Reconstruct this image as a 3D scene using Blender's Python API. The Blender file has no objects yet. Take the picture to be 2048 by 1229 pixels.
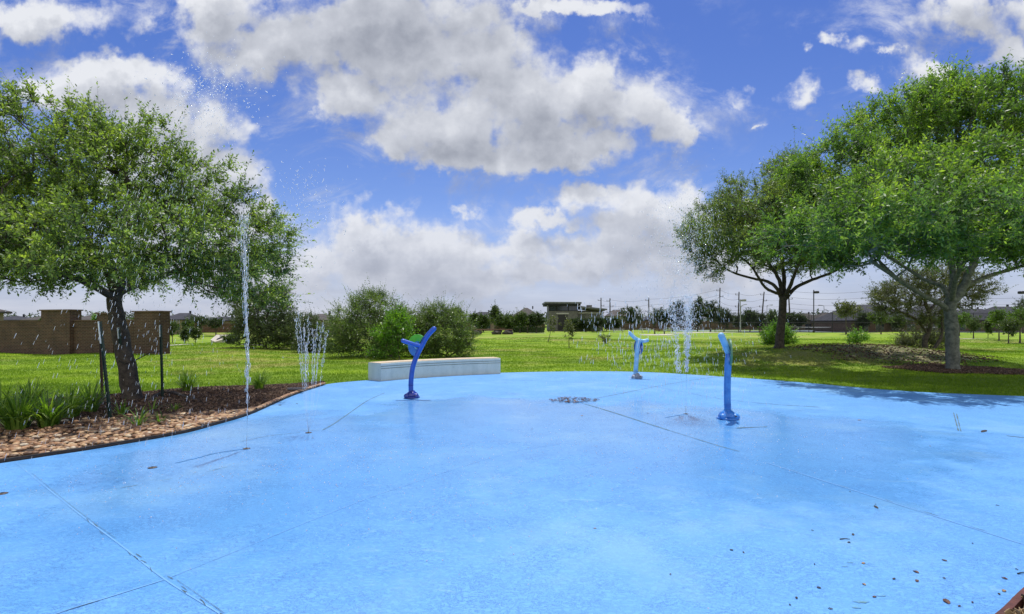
import bpy, math, random
import numpy as np
from mathutils import Vector
rng = np.random.default_rng(7); random.seed(7)
S = bpy.context.scene
COL = S.collection
# ---------------------------------------------------------------- camera
F, H, HY, CX = 1100.0, 1.6, 648.0, 1024.0            # focal (photo px), eye height, horizon row, centre column
cam = bpy.data.cameras.new('camera'); cam.sensor_width = 36; cam.lens = 36*F/2048
cam.shift_y = (HY-614.5)/2048; cam.clip_start = .05; cam.clip_end = 3000
co = bpy.data.objects.new('camera', cam); COL.objects.link(co)
co.location = (0, 0, H); co.rotation_euler = (math.radians(90), 0, 0); S.camera = co
# ---------------------------------------------------------------- light
SUN_EL, SUN_AZ = math.radians(73), math.radians(6)   # azimuth from +Y, towards +X positive
SKY_STRENGTH = 0.11
S.view_settings.view_transform = 'Standard'; S.view_settings.look = 'None'
S.view_settings.gamma = 1; S.view_settings.exposure = 0.15
sl = bpy.data.lights.new('sun', 'SUN'); sl.energy = 4.2; sl.angle = math.radians(.5); sl.color = (1, .955, .88)
so = bpy.data.objects.new('sun', sl); COL.objects.link(so)
sd = Vector((math.sin(SUN_AZ)*math.cos(SUN_EL), math.cos(SUN_AZ)*math.cos(SUN_EL), math.sin(SUN_EL)))
so.rotation_euler = sd.to_track_quat('Z', 'Y').to_euler(); so.location = (0, 0, 50)
S.cycles.max_bounces = 6; S.cycles.transparent_max_bounces = 12
S.cycles.diffuse_bounces = 3; S.cycles.glossy_bounces = 3; S.cycles.transmission_bounces = 6
S.cycles.sample_clamp_indirect = 4; S.cycles.use_denoising = True

# ---------------------------------------------------------------- node helpers
class NT:
    def __init__(s, tree): s.t = tree
    def n(s, typ, props=None, **ins):
        nd = s.t.nodes.new(typ)
        for k, v in (props or {}).items(): setattr(nd, k, v)
        for k, v in ins.items():
            k = int(k[1:]) if k[0] == '_' else k.replace('__', ' ')
            s.link(nd.inputs[k], v)
        return nd
    def link(s, sock, v):
        if hasattr(v, 'is_output'): s.t.links.new(v, sock)
        elif hasattr(v, 'outputs'): s.t.links.new(v.outputs[0], sock)
        else:
            if sock.type == 'RGBA' and len(v) == 3: v = (*v, 1)
            sock.default_value = v
    def m(s, op, a, b=0.0, c=0.0, clamp=False):
        return s.n('ShaderNodeMath', dict(operation=op, use_clamp=clamp), _0=a, _1=b, _2=c).outputs[0]
    def v(s, op, a, b=None, c=None):
        d = {'_0': a}
        if b is not None: d['_1'] = b
        if c is not None: d['_2'] = c
        return s.n('ShaderNodeVectorMath', dict(operation=op), **d).outputs[0]
    def ramp(s, val, stops, interp='LINEAR'):
        r = s.n('ShaderNodeValToRGB', _0=val); cr = r.color_ramp; cr.interpolation = interp
        while len(cr.elements) < len(stops): cr.elements.new(.5)
        for e, (p, c) in zip(cr.elements, stops):
            e.position = p; e.color = (*c, 1) if len(c) == 3 else c
        return r.outputs[0]
    def mix(s, f, a, b, blend='MIX'):
        nd = s.t.nodes.new('ShaderNodeMix'); nd.data_type = 'RGBA'; nd.blend_type = blend
        s.link(nd.inputs[0], f); s.link(nd.inputs[6], a); s.link(nd.inputs[7], b)
        return nd.outputs[2]
    def sstep(s, v, a, b, lo=0.0, hi=1.0):
        nd = s.n('ShaderNodeMapRange', dict(interpolation_type='SMOOTHSTEP'), _0=v, _1=a, _2=b, _3=lo, _4=hi)
        return nd.outputs[0]
    def noise(s, vec, scale, detail=4.0, rough=.5, dist=0.0):
        nd = s.t.nodes.new('ShaderNodeTexNoise')
        s.link(nd.inputs['Vector'], vec)
        nd.inputs['Scale'].default_value = scale; nd.inputs['Detail'].default_value = detail
        nd.inputs['Roughness'].default_value = rough; nd.inputs['Distortion'].default_value = dist
        return nd
# ---------------------------------------------------------------- sky and clouds (world)
world = bpy.data.worlds.new('World'); S.world = world; world.use_nodes = True
wt = world.node_tree; wt.nodes.clear(); w = NT(wt)
BLOBS = [  # photo px: x, y, rx, ry
    (450,25,120,70),(540,80,150,90),(640,70,190,110),(780,60,220,130),(820,20,300,90),(930,120,220,110),(1010,190,230,115),(1150,180,150,110),(880,250,210,100),(780,290,90,60),(1000,320,260,40),(1330,250,90,60),
    (1280,215,125,80),(1130,280,190,60),(960,300,240,45),(1120,5,170,22),(700,190,120,70),
    (190,165,110,70),(320,225,150,80),(430,260,110,70),(240,140,120,50),(360,300,140,80),(130,180,100,50),(500,275,60,45),(440,350,110,80),(520,420,60,60),(400,470,170,110),(250,300,120,80),
    (70,40,150,48),(280,55,60,40),(255,118,28,18),
    (1185,395,95,48),(1250,400,60,55),(1090,445,90,26),(1260,465,160,70),(1385,430,85,65),(1350,500,150,60),(1450,540,160,60),
    (740,475,120,55),(830,500,170,65),(700,530,190,60),(1000,490,120,40),(900,540,240,50),(1180,500,160,50),(600,560,160,40),(930,435,50,20),(960,500,110,45),(650,530,130,45),(1080,540,170,45),(880,560,260,40),
    (1470,192,48,34),(1615,185,42,38),(1615,100,34,22),(1665,78,44,20),(1735,92,55,24),(1785,110,30,16),(1740,180,60,22),(1850,150,70,42),(1930,30,150,60),(2020,95,90,60),(1990,140,60,30),
    (1530,255,20,8),(2150,40,150,120),(-150,60,160,90),(-200,300,200,120),(2300,300,200,120)]
def cloud_group():
    g = bpy.data.node_groups.new('cloud_density', 'ShaderNodeTree')
    g.interface.new_socket('P', in_out='INPUT', socket_type='NodeSocketVector')
    g.interface.new_socket('D', in_out='OUTPUT', socket_type='NodeSocketFloat')
    t = NT(g); gi = g.nodes.new('NodeGroupInput'); go = g.nodes.new('NodeGroupOutput')
    P = gi.outputs[0]
    wrp = t.noise(P, 5.0, 5.0, .6)
    P1 = t.v('MULTIPLY_ADD', t.v('SUBTRACT', wrp.outputs['Color'], (.5, .5, .5)), (.15, .12, 0), P)
    P2 = t.v('MULTIPLY_ADD', t.v('SUBTRACT', t.noise(P, 21.0, 6.0, .62).outputs['Color'], (.5, .5, .5)), (.085, .070, 0), P1)
    cur = None
    for (x, y, rx, ry) in BLOBS:
        soft = .58 if rx < 62 else 0.0; rx, ry = rx*(1+soft), ry*(1+soft)
        sx, sy = F/rx, F/ry
        q = t.v('MULTIPLY_ADD', P2, (sx, sy, 0), (-(x-CX)/F*sx, -(HY-y)/F*sy, 0))
        ln = t.n('ShaderNodeVectorMath', dict(operation='LENGTH'), _0=q).outputs['Value']
        if soft: ln = t.m('ADD', ln, soft)
        cur = ln if cur is None else t.m('SMOOTH_MIN', cur, ln, .22)
    n1 = t.noise(P, 7.5, 9.0, .58).outputs[0]
    n2 = t.noise(t.v('ADD', P, (3.1, 1.7, 0)), 26.0, 6.0, .55).outputs[0]
    d = t.m('SUBTRACT', 1.0, t.m('MINIMUM', cur, 2.2))
    d = t.m('ADD', d, t.m('MULTIPLY', t.m('SUBTRACT', n1, .5), 1.55))
    d = t.m('ADD', d, t.m('MULTIPLY', t.m('SUBTRACT', n2, .5), .75))
    for sc, am in ((10.0, .52), (26.0, .30)):
        vo = g.nodes.new('ShaderNodeTexVoronoi'); vo.feature = 'F1'; vo.inputs['Scale'].default_value = sc
        t.link(vo.inputs['Vector'], P2); d = t.m('ADD', d, t.m('MULTIPLY', t.m('SUBTRACT', .60, vo.outputs['Distance']), am))
    g.links.new(d, go.inputs[0]); return g
cg = cloud_group()
tc = w.n('ShaderNodeTexCoord'); dirv = tc.outputs['Generated']
sep = w.n('ShaderNodeSeparateXYZ', _0=dirv)
ay = w.m('MAXIMUM', w.m('ABSOLUTE', sep.outputs[1]), .12)
U = w.m('DIVIDE', sep.outputs[0], ay); V = w.m('DIVIDE', sep.outputs[2], ay)
PV = w.n('ShaderNodeCombineXYZ', _0=U, _1=V, _2=0.0).outputs[0]
def dens(p):
    nd = wt.nodes.new('ShaderNodeGroup'); nd.node_tree = cg; w.link(nd.inputs[0], p); return nd.outputs[0]
D0 = dens(PV); D1 = dens(w.v('ADD', PV, (-.015, .048, 0)))
alpha = w.sstep(D0, -.06, .60)
wisp = w.noise(w.v('MULTIPLY', PV, (5, 8, 1)), 1.0, 8.0, .68, .6).outputs[0]
alpha = w.m('MAXIMUM', alpha, w.m('MULTIPLY', w.m('MULTIPLY', w.sstep(wisp, .46, .72), w.sstep(D0, -1.15, .1)), .75))
low = w.sstep(V, .0, .30, 1.0, 0.0)
lown = w.noise(w.v('MULTIPLY', PV, (2.2, 14, 1)), 1.0, 6.0, .6).outputs[0]
lowa = w.m('MULTIPLY', w.sstep(w.m('ADD', lown, w.m('MULTIPLY', low, .50)), .52, .82), w.m('MULTIPLY', low, .75))
core = w.sstep(D0, .25, 1.25)
for (x_, y_, a_, b_, k_) in ((740, 30, 330, 90, .34), (1950, 30, 190, 90, .25), (1000, 300, 330, 34, .22), (1180, 255, 160, 30, .15), (1250, 480, 160, 60, .08)):
    q_ = w.n('ShaderNodeVectorMath', dict(operation='LENGTH'), _0=w.v('MULTIPLY_ADD', PV, (F/a_, F/b_, 0), (-(x_-CX)/a_, -(HY-y_)/b_, 0))).outputs['Value']
    core = w.m('ADD', core, w.m('MULTIPLY', w.sstep(q_, .3, 1.3, 1.0, 0.0), k_*2.0))
rel = w.m('MULTIPLY', w.m('SUBTRACT', D0, D1), .50)
shade = w.m('ADD', w.m('MULTIPLY_ADD', core, -.34, .76), rel, clamp=True)
sky = w.n('ShaderNodeTexSky', dict(sky_type='NISHITA', sun_disc=False, sun_elevation=SUN_EL, sun_rotation=SUN_AZ, altitude=0, air_density=1.0, dust_density=.6, ozone_density=2.0))
elev = w.sstep(V, .0, .60)
tint = w.ramp(elev, [(0, (.80, .84, 1.15)), (.35, (.60, .70, 1.05)), (1, (.44, .58, 1.02))])
blue = w.mix(1.0, sky.outputs[0], tint, 'MULTIPLY')
ccol = w.ramp(shade, [(0, (2.0, 2.15, 2.6)), (.35, (3.2, 3.4, 3.9)), (.7, (4.9, 5.1, 5.6)), (1, (6.8, 6.95, 7.3))])
hcol = w.mix(w.sstep(lown, .35, .7), (3.7, 4.1, 5.4), (5.4, 5.65, 6.6))
c1 = w.mix(lowa, blue, hcol)
c2 = w.mix(w.m('MULTIPLY', alpha, .97), c1, w.mix(w.m('MULTIPLY', low, .45), ccol, hcol))
# unseen bright clouds added behind the viewer to raise the fill light
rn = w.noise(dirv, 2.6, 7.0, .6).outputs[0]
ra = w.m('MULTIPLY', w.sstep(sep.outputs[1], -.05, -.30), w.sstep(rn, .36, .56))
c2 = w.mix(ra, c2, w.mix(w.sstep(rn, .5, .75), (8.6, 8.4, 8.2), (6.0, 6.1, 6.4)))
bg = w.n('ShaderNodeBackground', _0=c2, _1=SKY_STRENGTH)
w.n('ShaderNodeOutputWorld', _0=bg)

# ---------------------------------------------------------------- geometry helpers
def Wp(px, py, d): return np.array(((px-CX)/F*d, d, H+(HY-py)/F*d))
def Gp(px, py, z=0.0):
    d = F*(H-z)/(py-HY); return np.array(((px-CX)/F*d, d, z))
def tag(o, label=None, cat=None, group=None, kind=None):
    if label: o['label'] = label
    if cat: o['category'] = cat
    if group: o['group'] = group
    if kind: o['kind'] = kind
    return o
def thing(name, label, cat, loc, group=None):
    o = bpy.data.objects.new(name, None); o.empty_display_size = .2; COL.objects.link(o)
    o.location = tuple(float(v) for v in loc); return tag(o, label, cat, group)
def mesh_obj(name, V, faces, mat, parent=None, origin=None, smooth=False, attrs=None, fmat=None):
    """V (n,3) world coords; faces: (m,k) array or list of tuples; linked as one mesh object"""
    V = np.asarray(V, dtype=np.float32).reshape(-1, 3)
    org = np.array(parent.location if parent is not None else (origin if origin is not None else V.mean(0)*np.array((1, 1, 0))), dtype=np.float32)
    if parent is not None and parent.parent is not None:
        q = parent.parent; org = org + np.array(q.location, dtype=np.float32)
    me = bpy.data.meshes.new(name)
    Vl = V-org
    if isinstance(faces, np.ndarray):
        m, k = faces.shape
        me.vertices.add(len(Vl)); me.vertices.foreach_set('co', Vl.ravel())
        me.loops.add(m*k); me.loops.foreach_set('vertex_index', faces.astype(np.int32).ravel())
        me.polygons.add(m); me.polygons.foreach_set('loop_start', np.arange(0, m*k, k, dtype=np.int32))
        me.update(calc_edges=True)
    else:
        me.from_pydata([tuple(float(c) for c in v) for v in Vl], [], [tuple(int(i) for i in f) for f in faces])
    mats = mat if isinstance(mat, (list, tuple)) else [mat]
    for mm in mats: me.materials.append(mm)
    if fmat is not None: me.polygons.foreach_set('material_index', np.asarray(fmat, dtype=np.int32))
    me.polygons.foreach_set('use_smooth', np.full(len(me.polygons), smooth))
    for k, a in (attrs or {}).items():
        at = me.attributes.new(k, 'FLOAT', 'POINT'); at.data.foreach_set('value', np.asarray(a, dtype=np.float32))
    me.update()
    o = bpy.data.objects.new(name, me); COL.objects.link(o)
    if parent is not None: o.parent = parent
    else: o.location = tuple(float(v) for v in org)
    return o
def frame(d):
    d = d/(np.linalg.norm(d)+1e-9)
    a = np.array((0, 0, 1.)) if abs(d[2]) < .9 else np.array((1., 0, 0))
    u = np.cross(a, d); u /= np.linalg.norm(u); return u, np.cross(d, u)
class MB:
    def __init__(s): s.v = []; s.f = []; s.fm = []; s.n = 0
    def add(s, V, Fs, m=0):
        s.v.append(np.asarray(V, float)); s.f += [tuple(i+s.n for i in f) for f in Fs]; s.fm += [m]*len(Fs); s.n += len(V); return s
    def box(s, c, size, rz=0.0, m=0, taper=1.0, bev=0.0):
        x, y, z = [q/2 for q in size]; ca, sa = math.cos(rz), math.sin(rz); V = []
        if bev <= 0:
            for k, (zz, t) in enumerate(((-z, 1), (z, taper))):
                for (a, b) in ((-x, -y), (x, -y), (x, y), (-x, y)): V.append((a*t, b*t, zz))
            Fs = [(0, 3, 2, 1), (4, 5, 6, 7), (0, 1, 5, 4), (1, 2, 6, 5), (2, 3, 7, 6), (3, 0, 4, 7)]
        else:
            b = bev; rings = [(-z, b), (-z+b, 0), (z-b, 0), (z, b)]
            for zz, q in rings:
                X, Y = x-q, y-q; e = b*.6
                V += [(-X+e, -Y, zz), (X-e, -Y, zz), (X, -Y+e, zz), (X, Y-e, zz), (X-e, Y, zz), (-X+e, Y, zz), (-X, Y-e, zz), (-X, -Y+e, zz)]
            Fs = [tuple(range(7, -1, -1)), tuple(range(24, 32))]
            for r in range(3):
                for i in range(8): Fs.append((r*8+i, r*8+(i+1) % 8, r*8+8+(i+1) % 8, r*8+8+i))
        V = np.array(V); R = np.array(((ca, -sa, 0), (sa, ca, 0), (0, 0, 1)))
        return s.add(V@R.T+np.array(c, float), Fs, m)
    def tube(s, pts, rad, seg=10, m=0, caps=True, round_end=False, jit=0.0):
        pts = np.array(pts, float); n = len(pts); rad = np.broadcast_to(np.array(rad, float), (n,)).copy()
        if round_end:
            d = pts[-1]-pts[-2]; d /= np.linalg.norm(d); r = rad[-1]; e = []; er = []
            for a in (20, 40, 60, 78, 88): e.append(pts[-1]+d*r*math.sin(math.radians(a))); er.append(r*math.cos(math.radians(a)))
            pts = np.vstack([pts, e]); rad = np.concatenate([rad, er]); n = len(pts)
        V = []; u0 = None
        for i in range(n):
            d = pts[min(i+1, n-1)]-pts[max(i-1, 0)]; d = d/(np.linalg.norm(d)+1e-9)
            if u0 is None: u, v = frame(d)
            else: u = u0-d*np.dot(u0, d); u /= np.linalg.norm(u); v = np.cross(d, u)
            u0 = u
            for k in range(seg):
                a = 2*math.pi*k/seg; r = rad[i]*(1+jit*(random.random()-.5)*2)
                V.append(pts[i]+(u*math.cos(a)+v*math.sin(a))*r)
        Fs = [(i*seg+k, i*seg+(k+1) % seg, (i+1)*seg+(k+1) % seg, (i+1)*seg+k) for i in range(n-1) for k in range(seg)]
        if caps: Fs += [tuple(range(seg-1, -1, -1)), tuple(range((n-1)*seg, n*seg))]
        return s.add(V, Fs, m)
    def lathe(s, c, prof, seg=24, m=0):
        c = np.array(c, float); V = [c+np.array((r*math.cos(2*math.pi*k/seg), r*math.sin(2*math.pi*k/seg), z)) for r, z in prof for k in range(seg)]
        n = len(prof)
        Fs = [(i*seg+k, i*seg+(k+1) % seg, (i+1)*seg+(k+1) % seg, (i+1)*seg+k) for i in range(n-1) for k in range(seg)]
        Fs += [tuple(range(seg-1, -1, -1)), tuple(range((n-1)*seg, n*seg))]
        return s.add(V, Fs, m)
    def build(s, name, mat, parent=None, origin=None, smooth=False):
        return mesh_obj(name, np.vstack(s.v), s.f, mat, parent, origin, smooth, fmat=s.fm)
def catmull(P, n=8, closed=False):
    P = [np.array(p, float) for p in P]; N = len(P); out = []
    for i in range(N if closed else N-1):
        if closed: a, b, c, d = P[i-1], P[i], P[(i+1) % N], P[(i+2) % N]
        else: a, b, c, d = P[max(i-1, 0)], P[i], P[i+1], P[min(i+2, N-1)]
        for k in range(n):
            t = k/n; out.append(.5*((2*b)+(-a+c)*t+(2*a-5*b+4*c-d)*t*t+(-a+3*b-3*c+d)*t**3))
    if not closed: out.append(P[-1])
    return np.array(out)

# ---------------------------------------------------------------- material helpers
def bsdf(name):
    m = bpy.data.materials.new(name); m.use_nodes = True; t = NT(m.node_tree)
    p = [n for n in m.node_tree.nodes if n.type == 'BSDF_PRINCIPLED'][0]; return m, t, p
def simple(name, c1, c2=None, scale=4.0, rough=.6, bump=0.0, bscale=30.0, metal=0.0, spec=.5, coat=0.0, detail=5.0, lo=.35, hi=.65):
    m, t, p = bsdf(name); tc = t.n('ShaderNodeTexCoord').outputs['Object']
    if c2 is None: c2 = tuple(min(1, c*1.25+.005) for c in c1)
    nz = t.noise(tc, scale, detail, .6).outputs[0]
    t.link(p.inputs['Base Color'], t.ramp(nz, [(lo, c1), (hi, c2)]))
    p.inputs['Roughness'].default_value = rough; p.inputs['Metallic'].default_value = metal
    p.inputs['Specular IOR Level'].default_value = spec; p.inputs['Coat Weight'].default_value = coat
    if bump > 0:
        b = t.n('ShaderNodeBump', Strength=bump, Distance=.02, Height=t.noise(tc, bscale, 5, .6).outputs[0])
        t.link(p.inputs['Normal'], b)
    return m
def leaf_mat(name, dark, mid, light, rough=.38, trans=.45, spec=.5, clump=1.2):
    m, t, p = bsdf(name)
    at = t.n('ShaderNodeAttribute', dict(attribute_name='rnd')).outputs['Fac']
    tc = t.n('ShaderNodeTexCoord').outputs['Object']
    nz = t.noise(tc, clump, 4, .65).outputs[0]
    f = t.m('ADD', t.m('MULTIPLY', at, .52), t.m('MULTIPLY', t.m('SUBTRACT', nz, .34), 1.5))
    col = t.ramp(f, [(.15, dark), (.5, mid), (.9, light)])
    t.link(p.inputs['Base Color'], col)
    p.inputs['Roughness'].default_value = rough; p.inputs['Specular IOR Level'].default_value = spec
    tr = t.n('ShaderNodeBsdfTranslucent', _0=t.mix(1.0, col, (1.5, 1.6, .45), 'MULTIPLY'))
    mx = t.n('ShaderNodeMixShader', _0=trans, _1=p.outputs[0], _2=tr.outputs[0])
    out = [n for n in m.node_tree.nodes if n.type == 'OUTPUT_MATERIAL'][0]
    t.link(out.inputs[0], mx.outputs[0]); return m

M = {}
M['bark_grey'] = simple('bark_grey', (.10, .11, .095), (.24, .25, .22), 9, .9, .9, 26)
M['bark_dark'] = simple('bark_dark', (.035, .028, .022), (.10, .08, .062), 8, .85, 1.0, 24)
M['bark_far'] = simple('bark_far', (.06, .05, .04), (.12, .10, .08), 3, .9)
M['oak_leaf'] = leaf_mat('oak_leaf', (.048, .088, .034), (.13, .205, .062), (.36, .46, .11), .46, .50, .6, 1.0)
M['elm_leaf'] = leaf_mat('elm_leaf', (.050, .105, .034), (.125, .235, .058), (.36, .49, .09), .46, .50, .6, .75)
M['elm_leaf_dull'] = leaf_mat('elm_leaf_dull', (.050, .085, .040), (.115, .170, .062), (.28, .35, .10), .46, .46, .6, .75)
M['bush_olive'] = leaf_mat('bush_olive', (.040, .074, .020), (.105, .175, .044), (.26, .35, .09), .4, .32, .5)
M['bush_dark'] = leaf_mat('bush_dark', (.026, .048, .016), (.060, .096, .030), (.13, .18, .055), .4, .3, .5)
M['bush_bright'] = leaf_mat('bush_bright', (.055, .12, .016), (.12, .27, .03), (.30, .48, .06), .4, .4, .5)
M['grey_leaf'] = leaf_mat('grey_leaf', (.05, .065, .03), (.11, .13, .06), (.20, .22, .11), .45, .3, .4)
M['far_leaf'] = leaf_mat('far_leaf', (.018, .034, .014), (.040, .068, .026), (.085, .125, .045), .5, .3, .4, .5)
M['far_leaf_b'] = leaf_mat('far_leaf_b', (.032, .058, .016), (.068, .112, .03), (.13, .18, .055), .5, .35, .4, .5)
M['far_leaf_c'] = leaf_mat('far_leaf_c', (.04, .085, .016), (.10, .18, .03), (.20, .30, .055), .5, .4, .4, .5)
M['blade'] = leaf_mat('blade', (.06, .13, .02), (.14, .26, .035), (.32, .44, .08), .4, .42, .5, 3)
M['concrete'] = simple('concrete', (.54, .60, .55), (.70, .75, .68), 5, .75, .15, 60)
M['concrete_top'] = simple('concrete_top', (.46, .36, .24), (.64, .52, .37), 7, .8, .15, 60)
M['concrete_far'] = simple('concrete_far', (.42, .38, .32), (.52, .48, .42), 2, .9)
M['groove'] = simple('groove', (.05, .07, .05), (.09, .11, .07), 20, .9)
M['play_blue'] = simple('play_blue', (.002, .05, .36), (.010, .10, .54), 5, .34, coat=.45, detail=8)
M['play_pale_glare'] = simple('play_pale_glare', (.13, .36, .64), (.30, .58, .80), 6, .38, coat=.4, detail=8)  # pale blue; on the farthest toy, sun glare put into the colour
M['play_mid'] = simple('play_mid', (.008, .12, .48), (.045, .26, .70), 6, .36, coat=.45, detail=8)
M['play_deep'] = simple('play_deep', (.004, .02, .22), (.006, .03, .30), 9, .25, coat=.8)
M['play_green'] = simple('play_green', (.06, .42, .03), (.09, .52, .05), 6, .3, coat=.5)
M['play_dull'] = simple('play_dull', (.05, .17, .12), (.10, .24, .12), 6, .4, coat=.3)
M['base_grey'] = simple('base_grey', (.16, .20, .27), (.28, .33, .42), 14, .5)
M['black'] = simple('black', (.008, .008, .009), (.016, .016, .017), 9, .5)
M['steel'] = simple('steel', (.16, .12, .09), (.30, .24, .18), 20, .45, metal=.6)
M['edging'] = simple('edging', (.030, .024, .020), (.065, .050, .04), 8, .7, .5, 40)
M['rust_edge'] = simple('rust_edge', (.06, .016, .012), (.13, .035, .022), 8, .7, .5, 40)
M['post_green'] = simple('post_green', (.006, .022, .018), (.018, .045, .036), 6, .5)
M['post_rust'] = simple('post_rust', (.05, .03, .025), (.09, .05, .04), 12, .7)
M['post_white'] = simple('post_white', (.72, .80, .78), (.92, .95, .93), 14, .5)
M['rope'] = simple('rope', (.02, .017, .014), (.05, .04, .03), 20, .9)
M['roof_dark'] = simple('roof_dark', (.020, .021, .030), (.036, .038, .050), 1.5, .9)
M['roof_brown'] = simple('roof_brown', (.045, .040, .038), (.080, .070, .064), 1.5, .9)
M['wall_tan'] = simple('wall_tan', (.20, .15, .11), (.27, .21, .16), 1.5, .9)
M['wall_brick_far'] = simple('wall_brick_far', (.10, .06, .045), (.15, .10, .075), 1.5, .9)
M['trim'] = simple('trim', (.40, .39, .36), (.5, .48, .45), 2, .7)
M['glass'] = simple('glass', (.012, .020, .035), (.03, .045, .07), 2, .08, spec=.8)
M['pav_stone'] = simple('pav_stone', (.125, .12, .112), (.19, .185, .172), 1.2, .9)
M['pav_roof'] = simple('pav_roof', (.10, .11, .12), (.16, .17, .18), 2, .5)
M['wood_fence'] = simple('wood_fence', (.085, .045, .032), (.15, .085, .06), 2.5, .9)
M['fence_mesh'] = simple('fence_mesh', (.010, .011, .013), (.02, .022, .024), 4, .6)
M['pole_wood'] = simple('pole_wood', (.045, .038, .032), (.08, .07, .06), 3, .9)
M['court'] = simple('court', (.12, .16, .17), (.17, .21, .22), .5, .8)
M['net'] = simple('net', (.02, .025, .025), (.035, .04, .04), 3, .8)
M['white'] = simple('white', (.65, .66, .66), (.78, .78, .78), 3, .6)
M['lamp_grey'] = simple('lamp_grey', (.20, .21, .22), (.3, .31, .32), 3, .5)
M['table'] = simple('table', (.28, .30, .31), (.42, .43, .43), 3, .6)
M['bench_wood'] = simple('bench_wood', (.08, .05, .035), (.14, .09, .06), 4, .8)
M['leaf_dead'] = simple('leaf_dead', (.045, .022, .014), (.14, .06, .035), 14, .6)
M['leaf_black'] = simple('leaf_black', (.012, .009, .008), (.04, .03, .022), 14, .55)
M['leaf_tan'] = simple('leaf_tan', (.22, .14, .06), (.36, .24, .12), 14, .6)
def conc():
    m, t, p = bsdf('concrete_bench'); tc = t.n('ShaderNodeTexCoord').outputs['Object']
    a = t.noise(t.v('MULTIPLY', tc, (4, 4, .9)), 1.0, 6, .65).outputs[0]; b = t.noise(tc, 3.0, 7, .7).outputs[0]; c = t.noise(tc, 45, 3, .6).outputs[0]
    col = t.ramp(t.m('ADD', t.m('MULTIPLY', a, .55), t.m('MULTIPLY', b, .45)), [(.30, (.46, .53, .49)), (.5, (.58, .64, .59)), (.70, (.68, .73, .67))])
    col = t.mix(t.sstep(c, .62, .72), col, (.30, .33, .30)); t.link(p.inputs['Base Color'], col); p.inputs['Roughness'].default_value = .8
    t.link(p.inputs['Normal'], t.n('ShaderNodeBump', Strength=.3, Distance=.01, Height=t.noise(tc, 60, 5, .6).outputs[0])); return m
M['concrete'] = conc()
def brick():
    m, t, p = bsdf('brick'); tc = t.n('ShaderNodeTexCoord').outputs['Object']; s = t.n('ShaderNodeSeparateXYZ', _0=tc)
    vv = t.n('ShaderNodeCombineXYZ', _0=t.m('ADD', s.outputs[0], t.m('MULTIPLY', s.outputs[1], .35)), _1=s.outputs[2], _2=0.0)
    b = t.n('ShaderNodeTexBrick', dict(offset=.5), Vector=vv, Color1=(.095, .050, .034, 1), Color2=(.050, .030, .022, 1), Mortar=(.16, .135, .11, 1), Scale=1.0)
    b.inputs['Mortar Size'].default_value = .008; b.inputs['Brick Width'].default_value = .22; b.inputs['Row Height'].default_value = .08
    b.inputs['Bias'].default_value = -.2
    nz = t.noise(tc, .8, 5, .65).outputs[0]
    t.link(p.inputs['Base Color'], t.mix(1.0, b.outputs[0], t.ramp(nz, [(.3, (.60, .58, .52)), (.65, (1.15, 1.08, 1.0))]), 'MULTIPLY'))
    p.inputs['Roughness'].default_value = .9
    t.link(p.inputs['Normal'], t.n('ShaderNodeBump', Strength=.4, Distance=.02, Height=b.outputs[1], Normal=t.n('ShaderNodeBump', Strength=.3, Distance=.02, Height=t.noise(tc, 30, 4, .6).outputs[0])))
    return m
M['brick'] = brick()
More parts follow.
